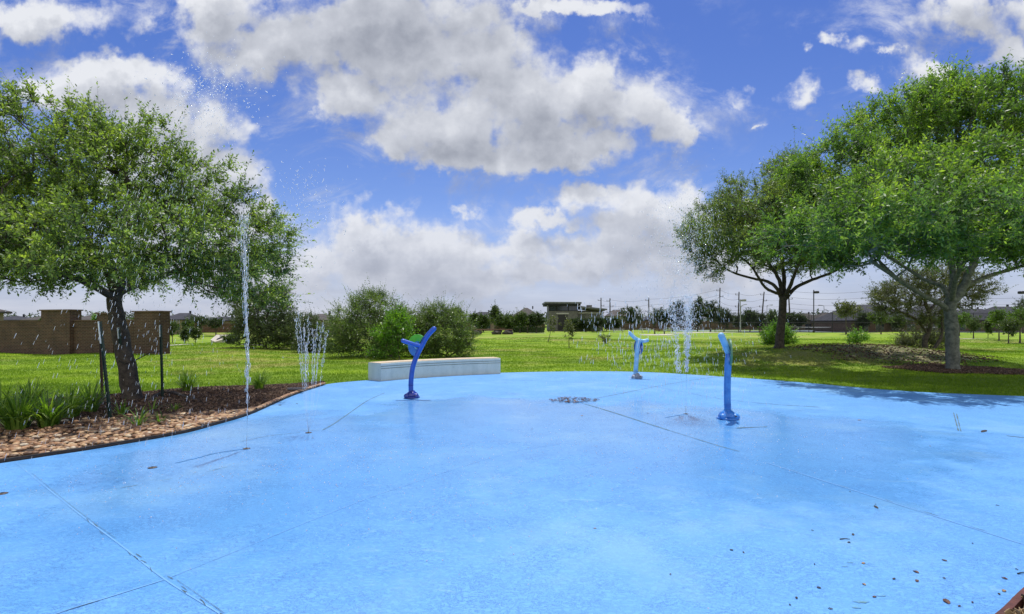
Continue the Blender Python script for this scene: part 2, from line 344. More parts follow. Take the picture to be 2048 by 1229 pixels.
def pad_mat():
    m, t, p = bsdf('pad'); tc = t.n('ShaderNodeTexCoord').outputs['Object']
    big = t.noise(tc, .32, 5, .6, .5).outputs[0]; mid = t.noise(tc, 2.1, 6, .65).outputs[0]
    worn = t.noise(t.v('ADD', tc, (4.2, 9.1, 0)), .55, 6, .65).outputs[0]
    # knock-down texture: flattened islands with edges, stretched sideways
    kv = t.v('MULTIPLY', tc, (1.0, 1.55, 1.0))
    k1 = t.noise(kv, 24, 5, .6, .7).outputs[0]
    k2 = t.noise(t.v('ADD', kv, (7, 3, 0)), 95, 3, .5).outputs[0]
    k = t.m('ADD', t.m('MULTIPLY', k1, .75), t.m('MULTIPLY', k2, .25))
    isl = t.sstep(k, .47, .53)
    edge = t.m('SUBTRACT', 1.0, t.m('MULTIPLY', t.m('ABSOLUTE', t.m('SUBTRACT', k, .498)), 26.0), clamp=True)
    col = t.ramp(big, [(.30, (.090, .285, .615)), (.5, (.105, .315, .65)), (.72, (.13, .35, .685))])
    col = t.mix(t.m('MULTIPLY', isl, .30), col, (.15, .41, .77))
    col = t.mix(t.m('MULTIPLY', edge, t.sstep(mid, .35, .65, .35, .95)), col, (.035, .13, .36))
    col = t.mix(t.m('MULTIPLY', t.sstep(worn, .50, .66), .42), col, (.20, .41, .62))
    sp = t.sstep(t.noise(tc, 160, 2, .5).outputs[0], .70, .76)
    col = t.mix(t.m('MULTIPLY', sp, .35), col, (.03, .12, .35))
    sc1 = t.noise(t.v('MULTIPLY', tc, (1.2, 3.5, 1)), 1.6, 8, .72, 1.2).outputs[0]
    col = t.mix(t.m('MULTIPLY', t.sstep(sc1, .58, .68), .38), col, (.24, .46, .62))
    sc2 = t.noise(t.v('ADD', t.v('MULTIPLY', tc, (1.5, 4.0, 1)), (11, 5, 0)), 1.1, 8, .7, .8).outputs[0]
    col = t.mix(t.m('MULTIPLY', t.sstep(sc2, .58, .70), .20), col, (.07, .22, .46))
    t.link(p.inputs['Base Color'], col)
    # wet film: where the jets land
    wet = None
    for (x, y, r) in ((-2.2, 6.6, 3.4), (-3.4, 8.0, 2.2), (1.6, 8.6, 3.2), (4.1, 8.2, 2.6), (-.5, 10.0, 2.6), (2.6, 6.5, 2.2)):
        ln = t.n('ShaderNodeVectorMath', dict(operation='DISTANCE'), _0=tc, _1=(x, y, 0)).outputs['Value']
        q = t.m('DIVIDE', ln, r); wet = q if wet is None else t.m('SMOOTH_MIN', wet, q, .4)
    wet = t.sstep(t.m('ADD', wet, t.m('MULTIPLY', t.m('SUBTRACT', t.noise(tc, 1.3, 6, .6).outputs[0], .5), 1.6)), .55, 1.15, 1.0, 0.0)
    t.link(p.inputs['Base Color'], t.mix(t.m('MULTIPLY', wet, .07), col, (.05, .17, .42)))
    t.link(p.inputs['Roughness'], t.m('MULTIPLY_ADD', wet, -.40, t.m('MULTIPLY_ADD', mid, .15, .50)))
    p.inputs['Specular IOR Level'].default_value = .42
    b1 = t.n('ShaderNodeBump', Strength=.35, Distance=.004, Height=t.m('MULTIPLY', isl, t.m('MULTIPLY_ADD', wet, -.8, 1.0)))
    b2 = t.n('ShaderNodeBump', Strength=.10, Distance=.01, Height=t.noise(tc, 14, 3, .5).outputs[0], Normal=b1)
    t.link(p.inputs['Normal'], b2); return m
M['pad'] = pad_mat()
def lawn_mat():
    m, t, p = bsdf('lawn'); tc = t.n('ShaderNodeTexCoord').outputs['Object']
    a = t.noise(tc, .11, 6, .6).outputs[0]; b = t.noise(tc, .6, 6, .65).outputs[0]; c = t.noise(tc, 9, 5, .7).outputs[0]
    col = t.ramp(t.m('ADD', t.m('MULTIPLY', b, .5), t.m('MULTIPLY', c, .5)), [(.34, (.125, .21, .014)), (.5, (.235, .35, .018)), (.66, (.36, .48, .035))])
    band = t.noise(t.v('MULTIPLY', tc, (.12, .5, 1)), 1.0, 5, .6).outputs[0]
    col = t.mix(t.sstep(band, .40, .62), t.mix(1.0, col, (.58, .66, .62), 'MULTIPLY'), col)
    dry = t.m('MULTIPLY', t.sstep(a, .47, .60), t.sstep(b, .42, .58))
    col = t.mix(t.m('MULTIPLY', dry, .65), col, (.34, .29, .11))
    t.link(p.inputs['Base Color'], col); p.inputs['Roughness'].default_value = .85; p.inputs['Specular IOR Level'].default_value = .2
    t.link(p.inputs['Normal'], t.n('ShaderNodeBump', Strength=.9, Distance=.06, Height=t.m('ADD', t.noise(tc, 16, 6, .7).outputs[0], t.noise(tc, 3, 4, .6).outputs[0])))
    return m
M['lawn'] = lawn_mat()
def grass_mat():
    m, t, p = bsdf('grass_blade'); tc = t.n('ShaderNodeTexCoord').outputs['Object']
    at = t.n('ShaderNodeAttribute', dict(attribute_name='rnd')).outputs['Fac']
    b = t.noise(tc, .6, 5, .6).outputs[0]; a = t.noise(tc, .11, 6, .6).outputs[0]
    col = t.ramp(t.m('ADD', t.m('MULTIPLY', at, .55), t.m('MULTIPLY', b, .5)), [(.2, (.15, .27, .016)), (.55, (.27, .43, .025)), (.9, (.43, .57, .05))])
    band = t.noise(t.v('MULTIPLY', tc, (.12, .5, 1)), 1.0, 5, .6).outputs[0]
    col = t.mix(t.sstep(band, .40, .62), t.mix(1.0, col, (.58, .66, .62), 'MULTIPLY'), col)
    col = t.mix(t.m('MULTIPLY', t.m('MULTIPLY', t.sstep(a, .47, .60), t.sstep(b, .42, .58)), .5), col, (.34, .29, .11))
    t.link(p.inputs['Base Color'], col); p.inputs['Roughness'].default_value = .6; p.inputs['Specular IOR Level'].default_value = .12
    tr = t.n('ShaderNodeBsdfTranslucent', _0=col)
    out = [n for n in m.node_tree.nodes if n.type == 'OUTPUT_MATERIAL'][0]
    t.link(out.inputs[0], t.n('ShaderNodeMixShader', _0=.4, _1=p.outputs[0], _2=tr.outputs[0]).outputs[0]); return m
M['grass'] = grass_mat()
def attr_mat(name, stops, rough=.7):
    m, t, p = bsdf(name); at = t.n('ShaderNodeAttribute', dict(attribute_name='rnd')).outputs['Fac']
    tc = t.n('ShaderNodeTexCoord').outputs['Object']; nz = t.noise(tc, 25, 4, .6).outputs[0]
    t.link(p.inputs['Base Color'], t.mix(1.0, t.ramp(at, stops), t.ramp(nz, [(.3, (.7, .7, .7)), (.7, (1.25, 1.22, 1.2))]), 'MULTIPLY'))
    p.inputs['Roughness'].default_value = rough; return m
M['stones'] = attr_mat('stones', [(0, (.08, .045, .025)), (.3, (.20, .105, .05)), (.6, (.32, .175, .085)), (.88, (.44, .30, .16)), (1, (.46, .40, .30))], .6)
M['chips'] = attr_mat('chips', [(0, (.035, .022, .015)), (.5, (.105, .062, .040)), (.85, (.20, .125, .080)), (1, (.32, .24, .17))], .85)
M['soil'] = simple('soil', (.028, .018, .012), (.075, .048, .032), 7, .9, .9, 40)
M['mulch_mound'] = simple('mulch_mound', (.085, .095, .030), (.26, .22, .13), 3.0, .95, 1.0, 30, detail=9, lo=.38, hi=.62)
def water_mat():
    m, t, p = bsdf('water')
    p.inputs['Base Color'].default_value = (.93, .96, 1, 1); p.inputs['Roughness'].default_value = .06
    p.inputs['IOR'].default_value = 1.33; p.inputs['Transmission Weight'].default_value = .8; p.inputs['Specular IOR Level'].default_value = .8
    tr = t.n('ShaderNodeBsdfTranslucent', _0=(.95, .97, 1, 1))
    out = [n for n in m.node_tree.nodes if n.type == 'OUTPUT_MATERIAL'][0]
    t.link(out.inputs[0], t.n('ShaderNodeMixShader', _0=.38, _1=p.outputs[0], _2=tr.outputs[0]).outputs[0])
    return m
M['water'] = water_mat()
def clear_water():
    m, t, p = bsdf('clear_water')
    p.inputs['Base Color'].default_value = (.95, .98, 1, 1); p.inputs['Roughness'].default_value = .02
    p.inputs['IOR'].default_value = 1.33; p.inputs['Transmission Weight'].default_value = .97
    return m
M['clear_water'] = clear_water()

# ---------------------------------------------------------------- pad outline and terrain
pad_px = [(0,927),(100,912),(200,897),(360,869),(430,851),(500,830),(560,803),(600,786),(648,770)]
pad_w = [Gp(*p)[:2] for p in pad_px]
pad_w += [np.array(p) for p in ((-4.35,15.35),(-3.6,15.9),(-2.0,17.1),(-.35,17.95),(1.2,18.35),(2.96,18.5))]
pad_w += [Gp(*p)[:2] for p in ((1300,745),(1450,754),(1600,765),(1800,782),(2048,793))]
pad_w += [np.array(p) for p in ((14,11.2),(17,9.6),(16,7.5),(11,6.6),(7,5.6),(4.6,4.35),(3.6,3.66),(3.03,3.26),(2.70,3.03),(2.25,2.70),(1.9,2.2),(2.0,-1),(1.5,-4),(-3,-5),(-7,-3),(-8.5,1),(-7.6,4.2))]
PAD = catmull([np.array((p[0], p[1], 0)) for p in pad_w], 6, True)[:, :2]
def pad_sd(x, y):
    """distance outside the pad (0 inside)"""
    x = np.atleast_1d(np.asarray(x, float)).ravel(); y = np.atleast_1d(np.asarray(y, float)).ravel()
    best = np.full(x.shape, 1e9); ins = np.zeros(x.shape, bool); n = len(PAD)
    for i in range(n):
        a, b = PAD[i], PAD[(i+1) % n]; d = b-a; L = d@d+1e-12
        t = np.clip(((x-a[0])*d[0]+(y-a[1])*d[1])/L, 0, 1)
        best = np.minimum(best, (x-a[0]-t*d[0])**2+(y-a[1]-t*d[1])**2)
        c = ((a[1] > y) != (b[1] > y)) & (x < (b[0]-a[0])*(y-a[1])/(b[1]-a[1]+1e-12)+a[0]); ins ^= c
    r = np.sqrt(best); r[ins] = 0; return r
def ss(t): t = np.clip(t, 0, 1); return t*t*(3-2*t)
def terr(x, y):
    x = np.atleast_1d(np.asarray(x, float)); y = np.atleast_1d(np.asarray(y, float)); sh = x.shape
    x = x.ravel(); y = y.ravel()
    ramp = ss(pad_sd(x, y)/3.0)
    sy = np.where(y < 24, 2.4, 5.0)
    z = .74*np.exp(-((x-15.0)/4.6)**2/2-((y-24.0)/sy)**2/2)
    far = ss((np.hypot(x, y-9)-11)/14)
    z = z+far*(.10*np.sin(x*.17+1.3)*np.sin(y*.13)+.07*np.sin(x*.31+y*.22)+.035*np.sin(x*.9+y*.5)*ss((60-y)/30))
    z = z-1.1*ss((y-44)/16)*ss((-6-x)/12)*ss((130-y)/40)
    z = z*ramp
    return (z-.03).reshape(sh)
def tz(x, y): return float(terr(x, y)[0])
def hit(px, py):
    d = np.linspace(3, 250, 5000); x = (px-CX)/F*d; zr = H+(HY-py)/F*d
    t = terr(x, d); i = int(np.argmax(zr <= t)) if (zr <= t).any() else len(d)-1
    return np.array((x[i], d[i], t[i]))
# pad slab
n = len(PAD); Vt = np.c_[PAD, np.zeros(n)]; Vb = np.c_[PAD, np.full(n, -.16)]
fs = [tuple(range(n))]+[(i, i+n, (i+1) % n+n, (i+1) % n) for i in range(n)]
area = sum(PAD[i][0]*PAD[(i+1) % n][1]-PAD[(i+1) % n][0]*PAD[i][1] for i in range(n))
if area < 0: fs[0] = tuple(reversed(fs[0]))
pad = mesh_obj('splash_pad', np.vstack([Vt, Vb]), fs, M['pad'], origin=(0, 0, 0)); tag(pad, 'wet light blue textured concrete splash pad floor', 'splash pad', kind='structure')
# terrain sheet
gy = np.concatenate([np.linspace(-60, -4, 18), np.linspace(-3, 40, 190), 40+np.cumsum(.23*1.045**np.arange(1, 110))])
gy = np.append(gy, [900, 1400]); gx = np.sinh(np.linspace(-4.6, 4.6, 330))/np.sinh(4.6)*1400
GX, GY = np.meshgrid(gx, gy); GZ = terr(GX, GY)
ny, nx = GX.shape; idx = np.arange(nx*ny).reshape(ny, nx)
Fq = np.stack([idx[:-1, :-1], idx[:-1, 1:], idx[1:, 1:], idx[1:, :-1]], -1).reshape(-1, 4)
g = mesh_obj('ground', np.c_[GX.ravel(), GY.ravel(), GZ.ravel()], Fq, M['lawn'], origin=(0, 0, 0), smooth=True); tag(g, 'mown green lawn of the park', 'lawn', kind='structure')

# pad joints, thin sheets 3 mm proud
M['joint_dark'] = simple('joint_dark', (.05, .08, .07), (.10, .20, .26), 12, .8, lo=.4, hi=.6)
M['joint_pale'] = simple('joint_pale', (.12, .325, .65), (.155, .37, .70), 5, .6)
M['smudge'] = simple('smudge', (.07, .20, .42), (.10, .30, .66), 6, .5)  # darker blue smudges running out from two jet nozzles
def ribbon(mb, pts, wid, z=.003, m=0, n=10, wob=.0):
    P = catmull([Gp(*p) for p in pts], n); d = np.gradient(P, axis=0); d /= np.linalg.norm(d, axis=1)[:, None]+1e-9
    nn = np.c_[-d[:, 1], d[:, 0], np.zeros(len(P))]
    ww = np.full(len(P), wid)
    if wob: ww = wid*(1-wob+2*wob*rng.random(len(P)))
    ww[0] *= .3; ww[-1] *= .3
    A = P+nn*ww[:, None]/2; B = P-nn*ww[:, None]/2; A[:, 2] = B[:, 2] = z; k = len(P)
    mb.add(np.vstack([A, B]), [(i, i+k, i+1+k, i+1) for i in range(k-1)], m)
jb = MB()
ribbon(jb, [(30,925),(150,1022),(240,1090),(330,1160),(440,1229),(500,1275)], .010, .003, 1)
for k in range(15):
    t = rng.random()**.7; x = 160+280*t; y = 1030+199*t+ (6 if k % 2 else -1)
    ribbon(jb, [(x, y), (x+5+9*rng.random(), y+5+6*rng.random())], .003+.004*rng.random(), .0045, 0, 3)
ribbon(jb, [(62,946),(150,1018),(235,1080)], .002, .005, 0)
ribbon(jb, [(352,1160),(400,1193),(450,1229)], .0025, .005, 0, wob=.5)
ribbon(jb, [(330,1160),(480,1100),(640,1035),(800,975),(1024,905),(1180,880),(1330,866)], .005, .0033, 1)
ribbon(jb, [(330,1160),(215,1196),(110,1229)], .012, .0033, 1)
ribbon(jb, [(200,1202),(120,1226)], .004, .005, 0, wob=.6)
ribbon(jb, [(1168,808),(1225,825),(1290,846),(1340,862)], .028, .003, 0, wob=.2)
ribbon(jb, [(1340,862),(1430,890),(1480,904)], .012, .0032, 0, wob=.5)
ribbon(jb, [(1530,925),(1640,960),(1750,995),(1860,1030),(2048,1090)], .014, .003, 1)
for a in ((1580,940,1600,946),(1675,970,1700,978),(1770,1000,1786,1005),(1840,1022,1880,1034),(1940,1054,1975,1064)):
    ribbon(jb, [(a[0], a[1]), (a[2], a[3])], .005, .0045, 0, 4, wob=.5)
ribbon(jb, [(1178,800),(1240,788),(1310,774),(1390,760),(1446,753)], .022, .003, 0, wob=.3)
ribbon(jb, [(985,760),(1100,763),(1200,767),(1300,773),(1420,795)], .012, .0035, 0, wob=.5)
ribbon(jb, [(1420,795),(1480,803),(1560,810),(1640,815)], .022, .0035, 0, wob=.6)
ribbon(jb, [(770,786),(735,802),(700,826),(668,848),(645,861)], .016, .003, 0, wob=.4)
ribbon(jb, [(735,778),(850,782)], .010, .004, 0)
ribbon(jb, [(600,866),(540,872),(480,884)], .010, .0036, 0, wob=.6)
ribbon(jb, [(640,862),(600,862)], .008, .0037, 0)
ribbon(jb, [(1472,857),(1535,854)], .030, .0045, 0, wob=.5)
for a in (((1907,826),(1912,845),(1917,863)), ((1913,828),(1922,864))): ribbon(jb, list(a), .014, .0045, 0, wob=.6)
ribbon(jb, [(2012,872),(2060,877),(2200,888)], .03, .0035, 0)
ribbon(jb, [(1640,866),(1900,862)], .008, .0035, 1)
for a in ((240,977,276,971),(322,962,345,958),(415,944,456,934)): ribbon(jb, [(a[0], a[1]), (a[2], a[3])], .008, .0045, 0, 5, wob=.5)
ribbon(jb, [(488,898),(455,903),(425,908),(395,916),(350,927)], .035, .0036, 2, wob=.6)
ribbon(jb, [(1372,829),(1350,832),(1330,836)], .03, .0036, 2, wob=.6)
o = jb.build('joints', [M['joint_dark'], M['joint_pale'], M['smudge']], pad)

# ---------------------------------------------------------------- planting bed beside the pad (left)
outer = catmull([np.append(p, 0) for p in [np.array((-7.6, 4.2))]+pad_w[:9]], 8)
inner = catmull([Gp(*p) for p in [(-900,880),(-300,850),(0,812),(110,800),(250,790),(350,781),(420,777),(500,775),(580,773),(645,770)]], 8)
def resample(P, k):
    L = np.r_[0, np.cumsum(np.linalg.norm(np.diff(P, axis=0), axis=1))]; t = np.linspace(0, L[-1], k)
    return np.c_[[np.interp(t, L, P[:, i]) for i in range(3)]].T
K, R_ = 90, 14
A = resample(outer, K); B = resample(inner, K); T = np.linspace(0, 1, R_)
bed = A[:, None, :]*(1-T[None, :, None])+B[:, None, :]*T[None, :, None]
bed_z = .015+.05*np.sin(np.pi*np.clip(T, 0, 1))[None, :]**.7*np.ones((K, 1)) + .012*rng.random((K, R_))
bed[:, :, 2] = bed_z
ii = np.arange(K*R_).reshape(K, R_)
fq = np.stack([ii[:-1, :-1], ii[:-1, 1:], ii[1:, 1:], ii[1:, :-1]], -1).reshape(-1, 4)
fq = fq[:, ::-1]
o = mesh_obj('planting_bed', bed.reshape(-1, 3), fq, M['soil'], smooth=True); tag(o, 'dark soil of the planting bed beside the blue pad', 'planting bed', kind='structure')
def bed_pt(s, t):
    """s along 0..1, t across 0 (pad side)..1"""
    i = s*(K-1); i0 = np.clip(i.astype(int), 0, K-2); fi = (i-i0)[:, None]
    j = t*(R_-1); j0 = np.clip(j.astype(int), 0, R_-2); fj = (j-j0)[:, None]
    return (bed[i0, j0]*(1-fi)*(1-fj)+bed[i0+1, j0]*fi*(1-fj)+bed[i0, j0+1]*(1-fi)*fj+bed[i0+1, j0+1]*fi*fj)
def edge_strip(name, pts, wid, z0, z1, mat, label, cat):
    P = np.array(pts); d = np.gradient(P, axis=0); d /= np.linalg.norm(d, axis=1)[:, None]; nn = np.c_[-d[:, 1], d[:, 0], 0*d[:, 0]]
    k = len(P); q = []
    for off, z in ((-wid/2, z0), (-wid/2, z1), (wid/2, z1), (wid/2, z0)):
        r = P+nn*off; r[:, 2] = z+(.004*rng.random(k) if z == z1 else 0); q.append(r)
    V = np.vstack(q); Fs = []
    for a in range(4):
        b = (a+1) % 4
        Fs += [(a*k+i, a*k+i+1, b*k+i+1, b*k+i) for i in range(k-1)]
    Fs += [(0, k, 2*k, 3*k), (k-1, 4*k-1, 3*k-1, 2*k-1)]
    o = mesh_obj(name, V, Fs, mat); return tag(o, label, cat)
edge_strip('bed_edging', resample(outer, 120)+np.array((-.02, .01, 0)), .026, -.1, .042, M['edging'], 'long dark curved edging strip between the stone bed and the blue pad', 'edging')

# template solids
def ico(sub=0):
    import bmesh
    bm = bmesh.new(); bmesh.ops.create_icosphere(bm, subdivisions=sub+1, radius=1)
    V = np.array([v.co[:] for v in bm.verts]); Fs = np.array([[v.index for v in f.verts] for f in bm.faces]); bm.free(); return V, Fs
ICO0, ICO1 = ico(0), ico(1)
def scatter(name, tmpl, pos, scl, mat, axis=None, jitter=.0, attrs=True, smooth=False, parent=None, yaw=True):
    """many copies of a template baked into one mesh: pos (n,3), scl (n,3), axis (n,3) = direction of local z"""
    V, Fs = tmpl; n = len(pos); k = len(V)
    L = V[None]*scl[:, None, :]
    if jitter: L = L*(1+jitter*(rng.random((n, k, 1))-.5))
    if axis is None:
        a = rng.random(n)*2*np.pi if yaw else np.zeros(n); c, s_ = np.cos(a)[:, None], np.sin(a)[:, None]
        L = np.stack([L[..., 0]*c-L[..., 1]*s_, L[..., 0]*s_+L[..., 1]*c, L[..., 2]], -1)
    else:
        ax = axis/(np.linalg.norm(axis, axis=1)[:, None]+1e-9)
        ref = np.where(np.abs(ax[:, 2:3]) < .9, np.array((0, 0, 1.)), np.array((1., 0, 0)))
        u = np.cross(ref, ax); u /= np.linalg.norm(u, axis=1)[:, None]; v = np.cross(ax, u)
        L = L[..., 0:1]*u[:, None]+L[..., 1:2]*v[:, None]+L[..., 2:3]*ax[:, None]
    X = (L+pos[:, None]).reshape(-1, 3)
    FF = (Fs[None]+(np.arange(n)*k)[:, None, None]).reshape(-1, Fs.shape[1])
    at = {'rnd': np.repeat(rng.random(n), k)} if attrs else None
    return mesh_obj(name, X, FF, mat, parent=parent, smooth=smooth, attrs=at)
# river stones, front of the bed
N_ = 5600
s = rng.random(N_); t = rng.random(N_)**1.25*.95
lim = np.interp(s, [0, .25, .38, .48, .56, .62, 1], [.55, .50, .40, .24, .08, .0, .0])*(1+.25*(rng.random(N_)-.5))
t = t*lim; P = bed_pt(s, np.clip(t+.015, 0, 1)); sz = .020+.030*rng.random(N_)
P[:, 2] += sz*.18+.012*rng.random(N_)
o = scatter('river_stones', ICO1, P, np.c_[sz*1.25, sz*.9, sz*.55], M['stones'], jitter=.22, smooth=True); tag(o, 'tan and orange river stones covering the front of the planting bed', 'stones', kind='stuff')
N_ = 26000
s = rng.random(N_); lim = np.interp(s, [0, .25, .38, .48, .56, .62, 1], [.50, .45, .32, .16, .02, .0, .0]); t = lim+(1-lim)*rng.random(N_)
P = bed_pt(s, np.clip(t, 0, 1)); P[:, 2] += .004+.018*rng.random(N_)
BOX = (np.array([(x, y, z) for z in (-1, 1) for x, y in ((-1, -1), (1, -1), (1, 1), (-1, 1))], float), np.array([(0, 3, 2, 1), (4, 5, 6, 7), (0, 1, 5, 4), (1, 2, 6, 5), (2, 3, 7, 6), (3, 0, 4, 7)]))
ax = rng.normal(size=(N_, 3)); ax[:, 2] *= .25
o = scatter('wood_mulch', BOX, P, np.c_[.003+.004*rng.random(N_), .006+.008*rng.random(N_), .014+.022*rng.random(N_)], M['chips'], axis=ax); tag(o, 'dark brown wood mulch around the leaning oak', 'mulch', kind='stuff')

# ---------------------------------------------------------------- grass blades
MOUND_C = np.array((15.6, 22.6))
def mound_r(a): return 1+.13*np.sin(3*a+.7)+.08*np.sin(7*a)+.05*np.sin(13*a+2)
def in_mound(x, y, grow=1.0):
    dx = (x-MOUND_C[0])/3.9; dy = (y-MOUND_C[1])/2.7; a = np.arctan2(dy, dx); return np.hypot(dx, dy) < mound_r(a)*grow
T1 = hit(1905, 741)
def in_ring(x, y, grow=1.0):
    dx = (x-T1[0]-.25)/2.1; dy = (y-T1[1]+.1)/1.15; a = np.arctan2(dy, dx); return np.hypot(dx, dy) < (1+.1*np.sin(5*a)+.06*np.sin(9*a+1))*grow
bedpoly = np.vstack([A[:, :2], B[::-1, :2]])
def in_poly(x, y, Pg):
    ins = np.zeros(x.shape, bool); n = len(Pg)
    for i in range(n):
        a, b = Pg[i], Pg[(i+1) % n]
        ins ^= ((a[1] > y) != (b[1] > y)) & (x < (b[0]-a[0])*(y-a[1])/(b[1]-a[1]+1e-12)+a[0])
    return ins
def blades(N, dmin, dmax, hgt, wid, power=1.0):
    u = rng.random(N); d = dmin*(dmax/dmin)**u
    x = (rng.random(N)*2-1)*(d*1.0+1.0); y = d
    sd = pad_sd(x, y); ok = (sd > .01) & ~in_poly(x, y, bedpoly) & ~(in_mound(x, y, .97) & (rng.random(N) < .30)) & ~in_ring(x, y, .97) & (y > 5.5)
    x, y, d, sd = x[ok], y[ok], d[ok], sd[ok]; n = len(x)
    h = hgt*(.5+rng.random(n))*(1+.5*(sd < .12))*(.8+.5*np.sin(x*1.7+np.sin(y*1.3)*2)**2); ww = wid*(.6+.8*rng.random(n))*np.maximum(1, d/16)
    z = terr(x, y); a = rng.random(n)*np.pi; l = rng.normal(size=(n, 2))*.45*h[:, None]
    b = np.c_[x, y, z-.004]; w2 = np.c_[np.cos(a)*ww, np.sin(a)*ww*.5, 0*a]
    V = np.stack([b-w2, b+w2, b+np.c_[l, h]], 1).reshape(-1, 3)
    return V, np.repeat(rng.random(n), 3)
V1, r1 = blades(560000, 9, 60, .045, .008)
o = mesh_obj('grass', V1, np.arange(len(V1)).reshape(-1, 3), M['grass'], origin=(0, 0, 0), attrs={'rnd': r1}); tag(o, 'short bright green lawn grass blades', 'grass', kind='stuff')

# mulch patches draped on the terrain
def patch(name, cx, cy, rx, ry, rf, mat, label, zoff=.012, chips=6000, csz=1.0):
    na, nr = 72, 16; V = [(cx, cy, tz(cx, cy)+zoff)]; Fs = []
    for j in range(1, nr+1):
        for i in range(na):
            a = 2*np.pi*i/na; r = j/nr*rf(a); V.append((cx+rx*r*np.cos(a), cy+ry*r*np.sin(a), 0))
    V = np.array(V); V[:, 2] = terr(V[:, 0], V[:, 1])+zoff*(np.r_[1, np.repeat(np.linspace(1, -.4, nr), na)])
    for i in range(na): Fs.append((0, 1+i, 1+(i+1) % na))
    for j in range(nr-1):
        for i in range(na): p = 1+j*na; Fs.append((p+i, p+na+i, p+na+(i+1) % na, p+(i+1) % na))
    o = mesh_obj(name, V, Fs, mat, smooth=True); tag(o, label, 'mulch', kind='stuff')
    a = rng.random(chips)*2*np.pi; r = np.sqrt(rng.random(chips))*1.05*rf(a); x = cx+rx*r*np.cos(a); y = cy+ry*r*np.sin(a)
    P = np.c_[x, y, terr(x, y)+zoff+.015*rng.random(chips)]; ax = rng.normal(size=(chips, 3)); ax[:, 2] *= .25
    s2 = csz
    c = scatter('chips', BOX, P, np.c_[.004+.005*rng.random(chips), .01+.012*rng.random(chips), .02+.03*rng.random(chips)]*s2, M['chips'], axis=ax, parent=o)
    return o
patch('mound_mulch', *MOUND_C, 3.9, 2.7, mound_r, M['mulch_mound'], 'thin brown mulch on the low mound between the two large trees', chips=1500)
patch('tree_ring_mulch', T1[0]+.25, T1[1]-.1, 2.1, 1.15, lambda a: 1+.1*np.sin(5*a)+.06*np.sin(9*a+1), M['soil'], 'dark mulch ring around the largest tree on the right', .03, 5000)

# ---------------------------------------------------------------- trees
def leaves(name, O, Dr, Ln, nl, size, wid, mat, parent, spread=.8, droop=0.0):
    n = len(O); t = np.linspace(.12, 1, nl)[None, :]*(1+.08*(rng.random((n, nl))-.5))
    pos = O[:, None]+Dr[:, None]*(Ln[:, None]*t)[..., None]
    pos[..., 2] -= droop*(Ln[:, None]*t)**2
    rn = rng.normal(size=(n, nl, 3)); d3 = Dr[:, None]
    side = rn-d3*(rn*d3).sum(-1, keepdims=True); side /= np.linalg.norm(side, axis=-1, keepdims=True)+1e-9
    ld = d3*.6+side*spread; ld /= np.linalg.norm(ld, axis=-1, keepdims=True)
    r2 = rng.normal(size=(n, nl, 3))*.8+np.array((0, 0, 1.)); wv = np.cross(ld, r2); wv /= np.linalg.norm(wv, axis=-1, keepdims=True)+1e-9
    sz = size*(.6+.7*rng.random((n, nl, 1))); ww = wid/size*sz
    V = np.stack([pos, pos+ld*sz*.5+wv*ww*.5, pos+ld*sz, pos+ld*sz*.5-wv*ww*.5], 2).reshape(-1, 3)
    m = n*nl; Fs = np.arange(m*4).reshape(m, 4)
    r = np.clip(.5*rng.random((n, 1))+.5*rng.random((n, nl)), 0, 1)
    return mesh_obj(name, V, Fs, mat, parent=parent, attrs={'rnd': np.repeat(r.ravel(), 4)})
def frusta(P0, P1, R0, R1, seg=5):
    d = P1-P0; d = d/(np.linalg.norm(d, axis=1)[:, None]+1e-9)
    ref = np.where(np.abs(d[:, 2:3]) < .9, np.array((0, 0, 1.)), np.array((1., 0, 0)))
    u = np.cross(ref, d); u /= np.linalg.norm(u, axis=1)[:, None]+1e-9; v = np.cross(d, u)
    a = np.arange(seg)/seg*2*np.pi; ring = u[:, None]*np.cos(a)[None, :, None]+v[:, None]*np.sin(a)[None, :, None]
    V = np.concatenate([P0[:, None]+ring*R0[:, None, None], P1[:, None]+ring*R1[:, None, None]], 1); n = len(P0)
    q = np.array([(k, (k+1) % seg, seg+(k+1) % seg, seg+k) for k in range(seg)])
    return V.reshape(-1, 3), (q[None]+(np.arange(n)*2*seg)[:, None, None]).reshape(-1, 4)
